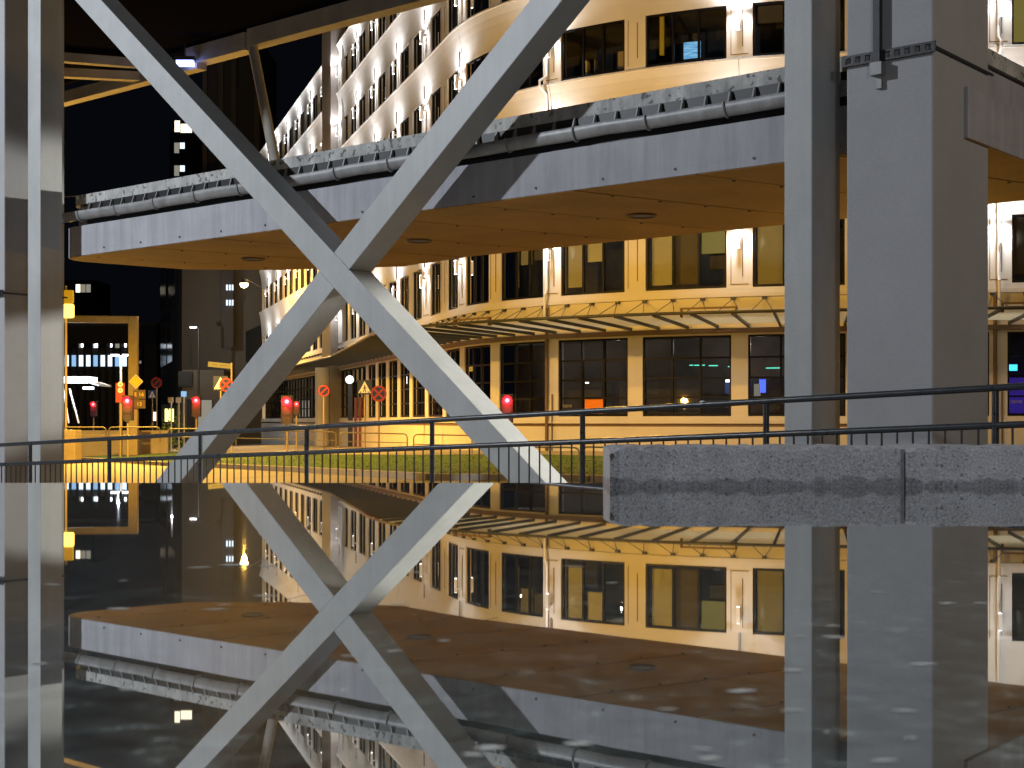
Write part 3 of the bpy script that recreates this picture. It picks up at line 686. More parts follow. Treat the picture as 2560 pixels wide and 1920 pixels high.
# lamps box / grating items on the canopy, brackets, struts, canopy
ZI, ZO = Zr(233), 3.29
sA, sB = s_at(930), s_at(1250)
def OCf(s): return 2.1 + 1.7 * min(max((s - sA) / (sB - sA), 0), 1)
def ZOf(s): return 3.20 + .09 * min(max((s - sA) / (sB - sA), 0), 1)                # canopy depth, inner and outer heights
cs0, cs1 = s_at(700), S1 - .5
cn = thing('glass_canopy', fp(s_at(1500), 1.6, ZI), 'dusty glass canopy on dark ribs along the shop front of the curved building', 'canopy')
n = int((cs1 - cs0) / 1.02)
def lead(s): return -.0
ribm = []
for i in range(n + 1):
    s = cs0 + (cs1 - cs0) * i / n
    mb = MB(); p, q_ = fp(s, .05, ZI), fp(s, OCf(s), ZOf(s)); t_ = ftan(s) * .03
    mb.obox(p - t_ - ZV * .05, q_ - p, t_ * 2, ZV * .10).build('rib', M['dark_steel'], cn)
    if i < n:
        s2 = cs0 + (cs1 - cs0) * (i + 1) / n; g = .012
        for (u0, u1) in ((.10, .74), (.745, .99)):
            cp = lambda s_, u: fp(s_, .05 + (OCf(s_) - .05) * u, ZI + (ZOf(s_) - ZI) * u + .055)
            v = [cp(s + g, u0), cp(s2 - g, u0), cp(s2 - g, u1), cp(s + g, u1)]
            MB().prism(v, ZV * .012).build('glass_panel', M['canopy_glass'], cn)
        # bracket on the wall and its two struts
        sb = (s + s2) / 2; br = MB(); fbox(br, sb - .07, sb + .07, .04, .16, Zr(299), Zr(306) - .004); ob = br.build('bracket', M['dark_steel'], cn)
        if fp(sb).y < 70:
            MB().tube([fp(sb, .14, Zr(301)), fp(s, 1.5, ZI + (ZO - ZI) * .45 + .06)], .013, 5).tube([fp(sb, .14, Zr(301)), fp(s2, 1.5, ZI + (ZO - ZI) * .45 + .06)], .013, 5).build('tie_rod', M['dark_steel'], cn)
fbox(MB(), cs0, cs1, .05, .20, ZI - .22, ZI - .06).build('inner_beam', M['groove'], cn)
MB().tube([fp(cs0 + (cs1 - cs0) * i / 90, OCf(cs0 + (cs1 - cs0) * i / 90) + .02, ZOf(cs0 + (cs1 - cs0) * i / 90) + .03) for i in range(91)], .05, 8).build('outer_tube', M['dark_steel'], cn)
for x in (1335, 1820, 2510):
    s = s_at(x); mb = MB(); zc = ZO + .20; OC = OCf(s)
    fbox(mb, s - .75, s + .75, OC - .75, OC - .60, zc, zc + .05)
    fbox(mb, s - .75, s - .70, OC - .75, OC - .60, ZO - .05, zc); fbox(mb, s + .70, s + .75, OC - .75, OC - .60, ZO - .05, zc); fbox(mb, s - .75, s + .75, OC - .74, OC - .72, zc - .10, zc - .06)
    mb.build('grating_shelf', M['groove'], cn)

# things seen in the windows
def wall_frame(x, off, z):
    s = s_at(x); return fp(s, off, z), ftan(s), fnorm(s)
def panel(name, x, y, w, h, off, m, label, cat, thick=.03, tilt=0):
    p, t_, n_ = wall_frame(x, off, 0); z = (HY - y) / F * p.y
    p = fp(s_at(x), off, z); p = p * 1.0
    return solo(MB().obox(p - t_ * w / 2 - ZV * h / 2, t_ * w, -n_ * thick, ZV * h), name, m, p - ZV * h / 2, label, cat)
panel('computer_screen', 1713, 125, .60, .56, -.75, M['screen'], 'glowing blue computer screen in the upper office window', 'computer screen')
panel('cardboard_box', 1543, 152, .55, .70, -.55, M['box'], 'stacked tan boxes at the right end of the upper dark window', 'boxes', .35)
panel('binder', 1446, 170, .09, .52, -.5, M['blind_yellow'], 'yellowish binder leaning behind the upper dark window', 'binder', .2)
panel('binder', 1468, 168, .06, .50, -.5, M['wall_dark'], 'grey binder right of the yellowish one in the upper dark window', 'binder', .2)
panel('desk_lamp', 1492, 165, .04, .62, -.5, M['wall_dark'], 'slim grey desk lamp stem between binders and boxes upstairs', 'lamp', .04)
panel('cardboard_box', 1341, 205, .25, .28, -.5, M['box'], 'small tan box low in the upper window left of the downpipe', 'box', .25)
panel('cardboard_box', 1359, 196, .2, .50, -.5, M['box'], 'taller tan box beside the downpipe in the upper window', 'box', .25)
panel('curtain', 1643, 85, .16, 1.45, -.42, M['curtain'], 'narrow bright yellow gathered curtain in the upper office window', 'curtain', .08)
panel('desk_monitor', 1790, 650, .72, .62, -.6, M['black'], 'black monitor back in the lit first floor window', 'monitor', .08)
panel('orange_poster', 1483, 1015, .76, .58, -.060, M['poster'], 'plain orange poster in the lower middle shop window', 'poster', .006)
panel('lit_picture', 1557, 878, .10, .29, -1.4, M['e_warm'], 'small white lit panel high inside the second shop window', 'lit panel')
panel('exit_sign', 1199, 885, .18, .24, -1.2, M['e_green'], 'pale green lit exit sign inside the shop at the curve', 'exit sign')
for x0, x1, y in ((1668, 1678, 913), (1685, 1714, 913), (1728, 1752, 914), (1784, 1829, 916), (1900, 1936, 920)):
    xm = (x0 + x1) / 2; panel('ceiling_strip', xm, y, (x1 - x0) * 46.5 / F, .035, -2.2, M['e_teal'], None, None)
k = 0
for o in [o for o in COL.objects if o.name.startswith('ceiling_strip')]:
    tag(o, ['pale stub of teal strip light at the left end inside the shop', 'long pale teal strip light left of the window mullion', 'dim teal strip light in the middle of the shop window', 'brightest teal strip light beside the yellow shop pilaster', 'teal strip light in the shop window next to the right post'][k], 'strip light', 'teal strip lights inside the shop'); k += 1
panel('wall_screen', 1803, 968, .9, .45, -2.6, mat('blue_panel', (0.05, 0.08, 0.2), emit=(0.02, 0.05, 0.2), estr=.5), 'dim blue panel inside the wide shop window', 'panel')
panel('ceiling_lamp', 1790, 952, .42, .09, -2.3, M['e_white'], 'white glowing lamp disc over the blue panel in the shop', 'lamp')
panel('blue_curtain', 1893, 965, .22, .45, -1.6, M['e_blue'], 'vivid blue lit strip in the shop window by the right post', 'light')
panel('lit_display', 1878, 975, .22, .42, -1.5, M['e_dim'], 'pale lit display left of the vivid blue strip', 'display')
panel('projector_glow', 2552, 1000, 2.6, 1.5, -2.4, M['e_purple'], 'purple blue lit wall inside the far right shop window', 'lit wall')
panel('blue_spotlight', 2528, 978, .22, .22, -1.2, M['e_blue'], 'round blue spotlight low in the far right shop window', 'spotlight')
panel('cyan_spotlight', 2556, 919, .26, .20, -1.2, emitter('cyan', (.05, .6, 1.0), 3), 'cyan spotlight at the edge of the far right shop window', 'spotlight')
panel('amber_strip', 2532, 1039, .5, .05, -.5, M['e_amber'], 'thin amber light strip at the bottom of the right shop window', 'strip light')
panel('red_banner', 1222, 950, .35, 1.3, -.9, mat('red_cloth', (.35, .01, .03), .9, emit=(.5, .0, .03), estr=.22), 'red lit banner inside the shop window left of the curve', 'banner')
panel('reading_lamp', 1428, 957, .13, .05, -1.0, M['e_white'], 'tiny white lamp glowing inside the second shop window', 'lamp')
spot_lab = ('warm ceiling spot above the blue crossing sign', 'warm ceiling spot touching the top of the blue crossing sign', 'warm ceiling spot between the shop mullions above the red round sign', 'warm ceiling spot at the right edge of the long X arm', 'leftmost warm ceiling spot above the bright red light', 'upper left warm ceiling spot of the rows above the bright red light', 'upper middle warm ceiling spot of the rows above the bright red light', 'rightmost warm ceiling spot of the rows above the bright red light', 'lower middle warm ceiling spot of the rows above the bright red light', 'lower left warm ceiling spot of the rows above the bright red light')
for (x, y), sl in zip(((901, 908), (924, 947), (952, 945), (1067, 989), (716, 955), (728, 962), (744, 960), (760, 960), (744, 968), (728, 968)), spot_lab):
    s = s_at(x); p = fp(s, -1.0, 0); p.z = (HY - y) / F * p.y
    solo(MB().sphere(p, .075, n=8, m=5), 'ceiling_spot', M['e_warm'], p, sl, 'spotlight', 'warm ceiling spots in the left shop')
for (x, y, hh), sl in zip(((655, 1030, 1.3), (663, 1025, 1.6), (670, 1030, 1.4), (682, 1022, 1.7), (692, 1030, 1.2), (700, 1035, .9)), ('leftmost', 'second from left', 'third from left', 'tallest', 'second from right', 'rightmost and shortest')):
    s = s_at(x); p = fp(s, -.9, 0); p.z = (HY - y) / F * p.y - hh * .5  # glowing boxes stand in for reflections on the shop glass
    solo(MB().box(p.x - .12, p.y - .1, p.z, p.x + .12, p.y + .1, p.z + hh), 'display_light', M['e_warm'], p, sl + ' of the warm display lights behind the far left shop glass', 'display light', 'display lights in the far shop')
def text_mesh(body, size, m, align='LEFT'):
    c = bpy.data.curves.new('lettering', 'FONT'); c.body = body; c.size = size; c.extrude = .002; c.align_x = align; c.materials.append(m)
    o = bpy.data.objects.new('lettering', c); link(o); bpy.context.view_layer.update()
    me = bpy.data.meshes.new_from_object(o.evaluated_get(bpy.context.evaluated_depsgraph_get())); me.name = 'lettering'; bpy.data.objects.remove(o); return me
d = text_mesh('bane', .22, mat('window_film', (.30, .26, .20), .7))
for x, y in ((1404, 1019), (2523, 1008)):
    o = link(bpy.data.objects.new('lettering', d)); s = s_at(x); p = fp(s, -.066, 0); p.z = (HY - y) / F * p.y; t_, n_ = ftan(s), fnorm(s)
    o.matrix_world = Matrix(((t_.x, 0, n_.x, p.x - bd.location.x), (t_.y, 0, n_.y, p.y - bd.location.y), (0, 1, 0, p.z - bd.location.z), (0, 0, 0, 1))); o.parent = bd

# ------------------------------------------------------------------ entrance, left end of the shop front
en = thing('shop_entrance', hit(880, 1104), 'dark glazed shop entrance with a red-brown door under the canopy', 'entrance')
for x, w in ((893, .35), (904, .28)):
    s = s_at(x); fbox(MB(), s - w, s + w * .9, .05, .10, ZB, Zr(-5) + 1.3).build('door', M['brick_door'], en)
s = s_at(880); fbox(MB(), s - .8, s + .5, .04, .08, ZB, Zr(160)).build('dark_door', M['black'], en)
s = s_at(845); cpos = fp(s, .9, G(-9))
solo(MB().tube([(cpos.x, cpos.y, cpos.z), (cpos.x, cpos.y, ZI - .1)], .42, 18), 'round_pillar', M['wall'], cpos, 'thick round pale pillar carrying the canopy by the entrance', 'pillar')
c = at(874, 949, 70); bl = thing('globe_light', c, 'bluish white light glowing above the shop entrance', 'lamp')
MB().sphere(c, .20).build('globe', M['e_white'], bl); MB().box(c.x - .04, c.y, c.z - .1, c.x + .04, c.y + 1.6, c.z - .02).build('arm', M['dark_steel'], bl)

# ------------------------------------------------------------------ barriers
def barrier(x0, x1, y_top, Y, label, slope=0.0):
    a, b = at(x0, y_top, Y), at(x1, y_top + slope, Y); g0, g1 = a.z - .60, b.z - .60
    t = thing('tube_barrier', Vector((a.x, a.y, g0)), label, 'barrier', 'low tubular barriers along the street')
    d = (b - a).normalized(); r = .14; pth = [Vector((a.x, a.y, g0))]
    for q in range(6): v = q / 5 * math.pi / 2; pth.append(a + d * (r - r * math.cos(v)) + ZV * (-r + r * math.sin(v)))
    for q in range(6): v = q / 5 * math.pi / 2; pth.append(b - d * (r - r * math.sin(v)) + ZV * (-r + r * math.cos(v)))
    pth.append(Vector((b.x, b.y, g1))); MB().tube(pth, .024, 8).build('hoop', M['tubing'], t)
    MB().tube([a - ZV * .33, b - ZV * .33], .018, 6).build('rail', M['tubing'], t)
    n = max(1, int((b - a).length / 1.6))
    for i in range(1, n): p = a.lerp(b, i / n); MB().tube([p, Vector((p.x, p.y, p.z - .62))], .02, 6).build('post', M['tubing'], t)
barrier(160, 265, 1068, 56, 'yellow lit tubular barrier nearest the left steel post'); barrier(272, 400, 1068, 56, 'yellow lit tubular barrier in front of the gantry pole')
barrier(420, 560, 1072, 56, 'yellow lit tubular barrier between gantry and left foot of the X'); barrier(590, 840, 1074, 54, 'long yellow lit barrier before the far shop windows', 6)
barrier(850, 1018, 1081, 52, 'yellow lit barrier with rounded end before the shop entrance', 4); barrier(1034, 1180, 1086, 47, 'yellow lit barrier starting behind the X frame foot', 3)
barrier(1300, 1448, 1117, 36, 'yellow lit barrier seen low between the railing balusters', 2); barrier(1456, 1560, 1117, 35, 'yellow lit barrier next to the granite block end', 2)

# ------------------------------------------------------------------ signs and signals
def pole(t, x, y, Y, r=.04, m='tubing', top=None):
    p = at(x, y, Y); g = G(p.x); MB().tube([(p.x, p.y, g), (p.x, p.y, p.z if top is None else top)], r, 8).build('pole', M[m], t); return p
FW = Vector((0, -1, 0))
def sq(c, w, h, y=0.0, d=.02): return MB().box(c.x - w / 2, c.y - d - y, c.z - h / 2, c.x + w / 2, c.y - y, c.z + h / 2)
def bar(c, w, h, ang, y): 
    e = Vector((math.cos(ang), 0, math.sin(ang))); g = Vector((-math.sin(ang), 0, math.cos(ang))); return MB().obox(c - e * w / 2 - g * h / 2 - Vector((0, y, 0)), e * w, g * h, Vector((0, -.004, 0)))
def no_stopping(x, y, Y, r, label, cross=True):
    p = at(x, y, Y); t = thing('no_stopping_sign', Vector((p.x, p.y, G(p.x))), label, 'traffic sign'); pole(t, x, y, Y)
    c = p + FW * .05; MB().disc(c, FW, r, .012, 24).build('red_plate', M['sign_red'], t); MB().disc(c + FW * .013, FW, r * .78, .004, 24).build('blue_field', M['sign_blue'], t)
    for a in ((.785, 2.356) if cross else (.785,)): bar(c, r * 1.56, r * .22, a, .018 + .003 * a).build('red_bar', M['sign_red'], t)
def crossing(x, y, Y, w, label):
    p = at(x, y, Y); t = thing('crossing_sign', Vector((p.x, p.y, G(p.x))), label, 'traffic sign'); pole(t, x, y, Y)
    c = p + FW * .04; sq(c, w, w).build('blue_plate', M['sign_blue'], t); z0 = c.z - w * .40
    tri = [Vector((c.x - w * .44, c.y - .022, z0)), Vector((c.x + w * .44, c.y - .022, z0)), Vector((c.x, c.y - .022, c.z + w * .42))]
    MB().prism(tri, FW * .004).build('white_triangle', M['sign_white'], t)
    f = MB(); k = w
    MB().disc((c.x, c.y - .0265, z0 + k * .50), FW, k * .045, .003, 10).build('figure_head', M['black'], t)
    for (a, b) in (((0, .45), (0, .26)), ((0, .27), (-.12, .05)), ((0, .27), (.10, .05)), ((0, .42), (-.09, .30)), ((0, .42), (.10, .31))):
        A, B = Vector((c.x + a[0] * k, c.y - .0265, z0 + a[1] * k)), Vector((c.x + b[0] * k, c.y - .0265, z0 + b[1] * k)); e = (B - A); g = Vector((-e.z, 0, e.x)).normalized() * k * .025
        f.obox(A - g, e, g * 2, FW * .003)
    for q in (-.30, .30): MB().disc((c.x + q * k, c.y - .0265, z0 + k * .06), FW, k * .05, .003, 8).build('corner_dot', M['black'], t)
    f.build('walking_figure', M['black'], t)
crossing(912, 968, 60, .62, 'blue pedestrian crossing sign left of the X frame, before the shop windows')
no_stopping(947, 984, 57.5, .33, 'round no stopping sign with red cross right of the crossing sign')
no_stopping(810, 977, 63, .25, 'round no parking sign before the round pillar', False)
crossing(552, 958, 64, .66, 'blue crossing sign under the yellow street name sign')
no_stopping(566, 962, 61, .30, 'round no stopping sign overlapping the crossing sign by the X frame')
no_stopping(392, 957, 84, .32, 'dim round prohibition sign beyond the gantry pole', False)
crossing(381, 986, 86, .50, 'dim small triangle sign under the round one beyond the gantry')
p = at(579, 907, 66); t = thing('street_name_sign', Vector((p.x, p.y, G(p.x))), 'yellow street name sign on a pole, above the blue crossing sign', 'street sign'); pole(t, 579, 907, 66, .045)
c = at(549, 913, 66); d1 = math.atan2(-.10, 1); pl = bar(c, 1.08, .24, d1, .03); pl.build('plate', emitter('lit_yellow_sign', (0.95, 0.60, 0.10), .35), t)
for q, w in ((-.22, .30), (.20, .42)): bar(c + Vector((q, 0, -.10 * q)), w, .055, d1, .036).build('lettering', M['sign_brown'], t)
# red board with two discs, priority sign, route sign
p = at(302, 975, 68); t = thing('tram_stop_board', Vector((p.x, p.y, G(p.x))), 'tall red sign board with two pale discs left of the gantry pole', 'sign'); pole(t, 302, 985, 68, .08)
sq(at(302, 982, 68) + FW * .1, .44, .95).build('board', mat('red_board', (.26, .045, .03), .5, emit=(.6, .1, .05), estr=.05), t)
for y in (961, 976): MB().disc(at(302.5, y, 68) + FW * .125, FW, .125, .006, 18).build('disc', M['sign_white'], t); MB().disc(at(302.5, y, 68) + FW * .132, FW, .05, .004, 12).build('symbol', M['wall_dark'], t)
gy = 70.0; gp = at(332, 790, gy); g = thing('sign_gantry', Vector((gp.x, gp.y, G(gp.x))), 'yellow lit steel gantry post with a horizontal arm', 'gantry')
MB().box(gp.x - .24, gy, G(gp.x), gp.x + .22, gy + .3, gp.z).build('post', M['yellow_paint'], g, bevel=.03)
ga = at(150, 786, gy); MB().obox(Vector((ga.x - 2.5, gy + .03, ga.z - .36)), Vector((gp.x - .24 - ga.x + 2.5, 0, gp.z - ga.z + .0)), Vector((0, .26, 0)), ZV * .36).build('arm', M['yellow_paint'], g, bevel=.03)
def diamond(c, w, m, par, y): MB().prism([c + Vector((q * w, -y, r * w)) for q, r in ((1, 0), (0, 1), (-1, 0), (0, -1))], FW * .01).build('plate', m, par)
c = at(340.5, 954, gy); t = thing('priority_sign', Vector((gp.x + .2, gy, G(gp.x))), 'yellow diamond priority road sign on the gantry post', 'traffic sign')
diamond(c, .36, M['sign_white'], t, .05); diamond(c, .31, M['black'], t, .062); diamond(c, .29, M['sign_yellow'], t, .074)
c = at(351, 997, gy); t = thing('route_sign', Vector((c.x, gy, c.z - .5)), 'brown two-part route number sign E 16 under the yellow diamond', 'route sign')
for y, w, txt in ((986, .62, 'E 16'), (1010, .62, '13')):
    c = at(349, y, gy); sq(c, w, .44, .06).build('board', M['sign_brown'], t)
    fd = text_mesh(txt, .27, M['sign_yellow'], 'CENTER')
    o = link(bpy.data.objects.new('lettering', fd)); o.rotation_euler = (rad(90), 0, 0); o.location = Vector((c.x, c.y - .086, c.z - .09)) - t.location; o.parent = t
def signal(x, y, Y, r, label, lit='e_red', extra=None, watts=60):
    p = at(x, y, Y); t = thing('traffic_light', Vector((p.x, p.y, G(p.x))), label, 'traffic light', 'red traffic lights')
    r *= 1.2; h = 6.4 * r; MB().box(p.x - 1.35 * r, p.y, p.z - h + 1.4 * r, p.x + 1.35 * r, p.y + 1.6 * r, p.z + 1.4 * r).build('housing', M['black'], t, bevel=.02)
    MB().tube([(p.x, p.y + .5 * r, G(p.x)), (p.x, p.y + .5 * r, p.z - h + 1.4 * r)], .05, 8).build('pole', M['tubing'], t)
    l1 = MB().disc(p, FW, r, .015, 16).build('red_lens', M['e_ring'], t); MB().disc(p + FW * .016, FW, r * .5, .006, 14).build('bulb_core', M[lit], l1)  # pale core on a deep red disc imitates the lamp's glare
    for q in (2.2, 4.4): MB().disc(p - ZV * q * r, FW, r, .012, 16).build('dark_lens', M['dark_glass'], t)
    mb = MB(); n = 10; c = p + FW * .01; vs = []
    for i in range(n + 1):
        a = math.pi * i / n; e = Vector((math.cos(a), 0, math.sin(a))) * 1.12 * r; vs += [c + e, c + e + FW * r * 1.3]
    mb.add(vs, [(2 * i, 2 * i + 1, 2 * i + 3, 2 * i + 2) for i in range(n)]).build('visor', M['black'], t)
    lamp('red_glow', p + FW * .25, watts * 1.8, (1, .01, .02), .05, t)
signal(318, 1002, 66, .155, 'large bright red traffic light before the gantry post'); signal(233, 1011, 84, .12, 'small red traffic light far left under the white shelter', watts=20)
signal(490, 1001, 72, .14, 'red traffic light left of the lower X arm'); signal(717, 1004, 62, .16, 'red traffic light between the X arms, before the far shop', watts=90)
signal(741, 1010, 70, .09, 'smaller red traffic light just right of the bright one', watts=20); signal(1268, 1001, 43, .115, 'red traffic light glowing beside the X arm before the curved shop', watts=40)  # the signal by the X arm stands in for a reflection in the glass
p = at(165, 777, 66); t = thing('amber_beacon', Vector((p.x, p.y, G(p.x))), 'amber warning light lit under an orange box by the left post', 'beacon')
MB().tube([(p.x - .1, p.y + .3, G(p.x)), (p.x - .1, p.y + .3, p.z + 1.2)], .06, 8).build('pole', M['tubing'], t)
MB().box(p.x - .3, p.y, p.z - .32, p.x + .32, p.y + .26, p.z + .32).build('lens', M['e_amber'], t, bevel=.06)
MB().box(p.x - .3, p.y + .02, p.z + .36, p.x + .30, p.y + .26, p.z + .98).build('box', emitter('amber_box', (0.9, 0.42, 0.0), .55), t, bevel=.04)
# white twin-head lamp mast, far street lamp
def mast(x, y0, Y, label, w, m='white', heads=2):
    p = at(x, y0, Y); t = thing('street_lamp', Vector((p.x, p.y, G(p.x))), label, 'street lamp')
    MB().tube([(p.x, p.y, G(p.x)), p], [.12, .07], 10).build('pole', M[m], t)
    for s_ in ((-1, 1) if heads == 2 else (-1,)):
        MB().tube([p, p + Vector((s_ * w, 0, .12))], .05, 6).build('arm', M[m], t)
        MB().box(p.x + s_ * w - .25, p.y - .2, p.z + .05, p.x + s_ * w + .25, p.y + .2, p.z + .17).build('head', M['e_white'], t)
    return p
p = mast(302, 892, 96, 'white twin-headed lamp mast glowing above the red sign board', .40); lamp('mast_glow', p + Vector((0, -.6, .8)), 900, COOL, .03); 
p = mast(497, 822, 116, 'small white street lamp before the dark side-street block', .45, 'dark_steel', heads=1); lamp('mast_glow', p + Vector((-1.5, -3, -.3)), 450, NEUTRAL, .03)
# white tram shelter
sc = at(200, 962, 78); t = thing('tram_shelter', Vector((sc.x, sc.y, G(sc.x))), 'white lit tram shelter roof on slanting white poles at far left', 'shelter')
mb = MB(); n = 12; vs = []
for i in range(n + 1):
    q = i / n; x = sc.x - 2.2 + 3.6 * q; z = sc.z + .55 * math.sin(q * 2.2) - q * .55
    vs += [(x, sc.y - 1.2, z), (x, sc.y + 1.2, z), (x, sc.y + 1.2, z + .10), (x, sc.y - 1.2, z + .10)]
mb.add(vs, [(i * 4 + k, i * 4 + (k + 1) % 4, i * 4 + 4 + (k + 1) % 4, i * 4 + 4 + k) for i in range(n) for k in range(4)], True).build('roof', M['white'], t)
MB().box(sc.x - 1.15, sc.y - 1.3, sc.z + .10, sc.x + .85, sc.y + .4, sc.z + .42).build('light_panel', M['e_white'], t)  # oversized glowing panel imitates the glare around the shelter roof
MB().box(sc.x + .55, sc.y - 1.3, sc.z - .28, sc.x + 1.05, sc.y - .9, sc.z - .14).build('light_panel', M['e_white'], t)
for xa, xb in ((174, 197), (158, 172)):
    a, b = at(xa, 972, 77.5), at(xb, 1058, 77.5); MB().tube([a, b], .055, 8).build('leaning_pole', M['white'], t)
lamp('shelter_glow', sc + Vector((0, -1.8, .0)), 350, COOL, .03)

# ------------------------------------------------------------------ far buildings on the left
def tower(name, x0, x1, ytop, Y, depth, m, label, cat='building'):
    a, b = at(x0, ytop, Y), at(x1, ytop, Y); t = thing(name, Vector(((a.x + b.x) / 2, Y, -4)), label, cat)
    MB().box(a.x, Y, -6, b.x, Y + depth, a.z).build('wall', m, t); return t
def wnd(t, x0, x1, y0, y1, Y, m, frame=True):
    a, b = at(x0, y1, Y), at(x1, y0, Y)
    if frame: w = MB().box(a.x - .06, Y - .09, a.z - .06, b.x + .06, Y - .002, b.z + .06).build('window', M['black'], t)
    else: w = t
    MB().box(a.x, Y - .12, a.z, b.x, Y - .092, b.z).build('pane', m, w)
t = tower('office_block', 60, 392, 806, 170, 20, M['dark_block'], 'dark far office block with a row of bright bluish windows', 'office building')
MB().box(*(at(60, 797, 169.6) - Vector((0, 0, 3))), *(at(392, 815, 169.9))).build('recessed_storey', M['dark_block2'], t)
Y = 170
for i in range(13):
    x = 168.5 - 2 * 18 + i * 18.05
    m = M['e_cold'] if (i % 3) else M['e_blueish']
    wnd(t, x - 6.5, x + 6.5, 888, 916, Y, m if x < 318 else M['dark_glass'])
    wnd(t, x - 6, x + 6, 856, 870, Y, [M['dark_glass'], M['e_cold'], M['dark_glass'], M['dark_glass'], M['e_dim']][i % 5])
    a = at(x + 9, 960, Y); MB().box(a.x - .12, Y - .5, -6, a.x + .12, Y - .001, at(0, 845, Y).z).build('fin', M['dark_block2'], t)
for x in (207, 243, 280, 315): wnd(t, x - 3.5, x + 3.5, 855, 868, Y - .15, M['e_white'], False)
wnd(t, 352, 362, 816, 826, Y - .1, M['e_white']); wnd(t, 349, 358, 902, 909, Y - .1, M['e_dim'])
t = tower('apartment_tower', 424, 520, 330, 260, 18, M['dark_block2'], 'very dark tower with a few lit windows above the deck', 'tower')
wnd(t, 437, 450, 302, 330, 259.9, M['e_warm']); wnd(t, 452, 480, 310, 332, 259.8, M['e_warm'])
for y in (357, 414): wnd(t, 436, 448, y, y + 26, 259.9, M['e_dim']); wnd(t, 450, 462, y, y + 15, 259.8, M['e_cold'])
t = tower('hill_house', 150, 236, 700, 300, 12, M['dark_block2'], 'distant dark building with a lit window strip above the gantry', 'house')
for x in (190, 203, 216): wnd(t, x, x + 11, 711, 731, 299.8, M['e_warm'] if x < 200 else M['e_dim'])
# side-street block: receding glazed face on the left and a taller stair tower
b0 = at(402, 640, 150); b1 = at(560, 500, 118); t = thing('side_street_block', Vector((b0.x, 140, -4)), 'dark concrete block of the side street with glass corner panels', 'building')
MB().prism([(b0.x, 150, -6), (at(455, 0, 122).x, 122, -6), (at(660, 0, 119).x, 119, -6), (at(660, 0, 160).x, 160, -6)], ZV * 24).build('wall', M['dark_block'], t)
A, B = Vector((b0.x, 150, 0)), Vector((at(455, 0, 122).x, 122, 0)); dd = (B - A); nn = Vector((dd.y, -dd.x, 0)).normalized()
for u0, u1, z0, z1, m in ((.02, .34, 5.6, 10.6, 'dark_glass'), (.40, .62, 5.6, 10.6, 'dark_glass'), (.02, .30, 11.6, 17, 'dark_glass'), (.45, .75, 11.6, 17, 'dark_glass'), (.62, .98, 18.2, 21.0, 'e_dim')):
    MB().obox(A + dd * u0 + nn * .03 + ZV * z0, dd * (u1 - u0), nn * .06, ZV * (z1 - z0)).build('window', M[m], t)
Y = 119
for x in (566, 573, 580):
    for y0, y1 in ((712, 726), (750, 764)): wnd(t, x, x + 4, y0, y1, Y - .4, M['e_cold'], False)
a, b = at(555, 640, Y), at(585, 870, Y); MB().box(a.x, Y - .25, b.z, b.x, Y - .002, a.z).build('stair_glazing', M['dark_block2'], t)
MB().prism([Vector((at(530, 0, 126).x, 126, at(0, 868, 126).z)), Vector((at(652, 0, 117).x, 117, at(0, 812, 117).z)), Vector((at(652, 0, 117).x, 117, at(0, 905, 117).z)), Vector((at(530, 0, 126).x, 126, at(0, 905, 126).z))], Vector((-.5, 6, 0))).build('porch_roof', mat('tar_roof', (.016, .016, .017), .9), t)
a, b = at(455, 925, 116), at(560, 1085, 116); MB().box(a.x, 116, -5, b.x, 118.6, a.z).build('ground_floor', M['dark_block'], t)
for x0, x1, y0, y1, m in ((496, 530, 1000, 1075, 'e_dim'), (470, 484, 1000, 1075, 'dark_glass'), (448, 480, 930, 965, 'dark_glass')): wnd(t, x0, x1, y0, y1, 115.9, M[m])
t = tower('stair_tower', 508, 652, 100, 150, 10, M['dark_block2'], 'tall dark ribbed tower rising behind the deck left of the lit facade', 'tower')
for x in (515, 555, 587, 645): a = at(x, 100, 150); MB().box(a.x - .25, 149.4, -6, a.x + .25, 149.99, a.z).build('fin', M['dark_block'], t)
wnd(t, 592, 596, 150, 225, 149.9, M['dark_glass'])
# lit shop, pale statue-like sign cluster, people-high clutter of the far street
t = tower('corner_shop', 404, 446, 1012, 128, 6, M['dark_block'], 'small corner shop with a bright yellow window down the far street', 'shop')
wnd(t, 413, 435, 1022, 1054, 127.9, M['e_shop']); wnd(t, 384, 392, 1030, 1052, 127.8, M['e_warm'], False)
p = at(398, 1062, 92); t = thing('street_plant', Vector((p.x, p.y, G(p.x))), 'small leafy bush lit yellow-green before the corner shop', 'bush')
mb = MB()
for i in range(260):
    q = Vector((R.gauss(0, .42), R.gauss(0, .3), abs(R.gauss(1.0, .5)))) + Vector((at(424, 0, 92).x, 92, G(p.x))); e = Vector((R.uniform(-1, 1), R.uniform(-1, 1), R.uniform(-1, 1))).normalized() * .13; f_ = e.orthogonal().normalized() * .06
    mb.add([q - e, q + f_, q + e, q - f_], [(0, 1, 2, 3)])
mb.build('foliage', mat('leaf', (.09, .16, .02), .8), t); q = Vector((at(424, 0, 92).x, 92, G(p.x))); MB().tube([q, q + ZV * 1.2], .04, 6).build('stem', M['bark'], t)
for x, y0, lab in ((428, 1000, 'thin pale post nearest the corner shop'), (447, 1000, 'thin pale post with a square sign beside the side-street block'), (460, 985, 'thin pale post left of the red traffic light')):
    p = at(x, y0, 88); t = thing('sign_post', Vector((p.x, p.y, G(p.x))), lab, 'post', 'thin pale sign posts down the street'); MB().tube([(p.x, p.y, G(p.x)), p], .05, 6).build('pole', M['white'], t); sq(p + FW * .06, .34, .34).build('plate', M['sign_white' if x != 460 else 'e_blueish'], t)
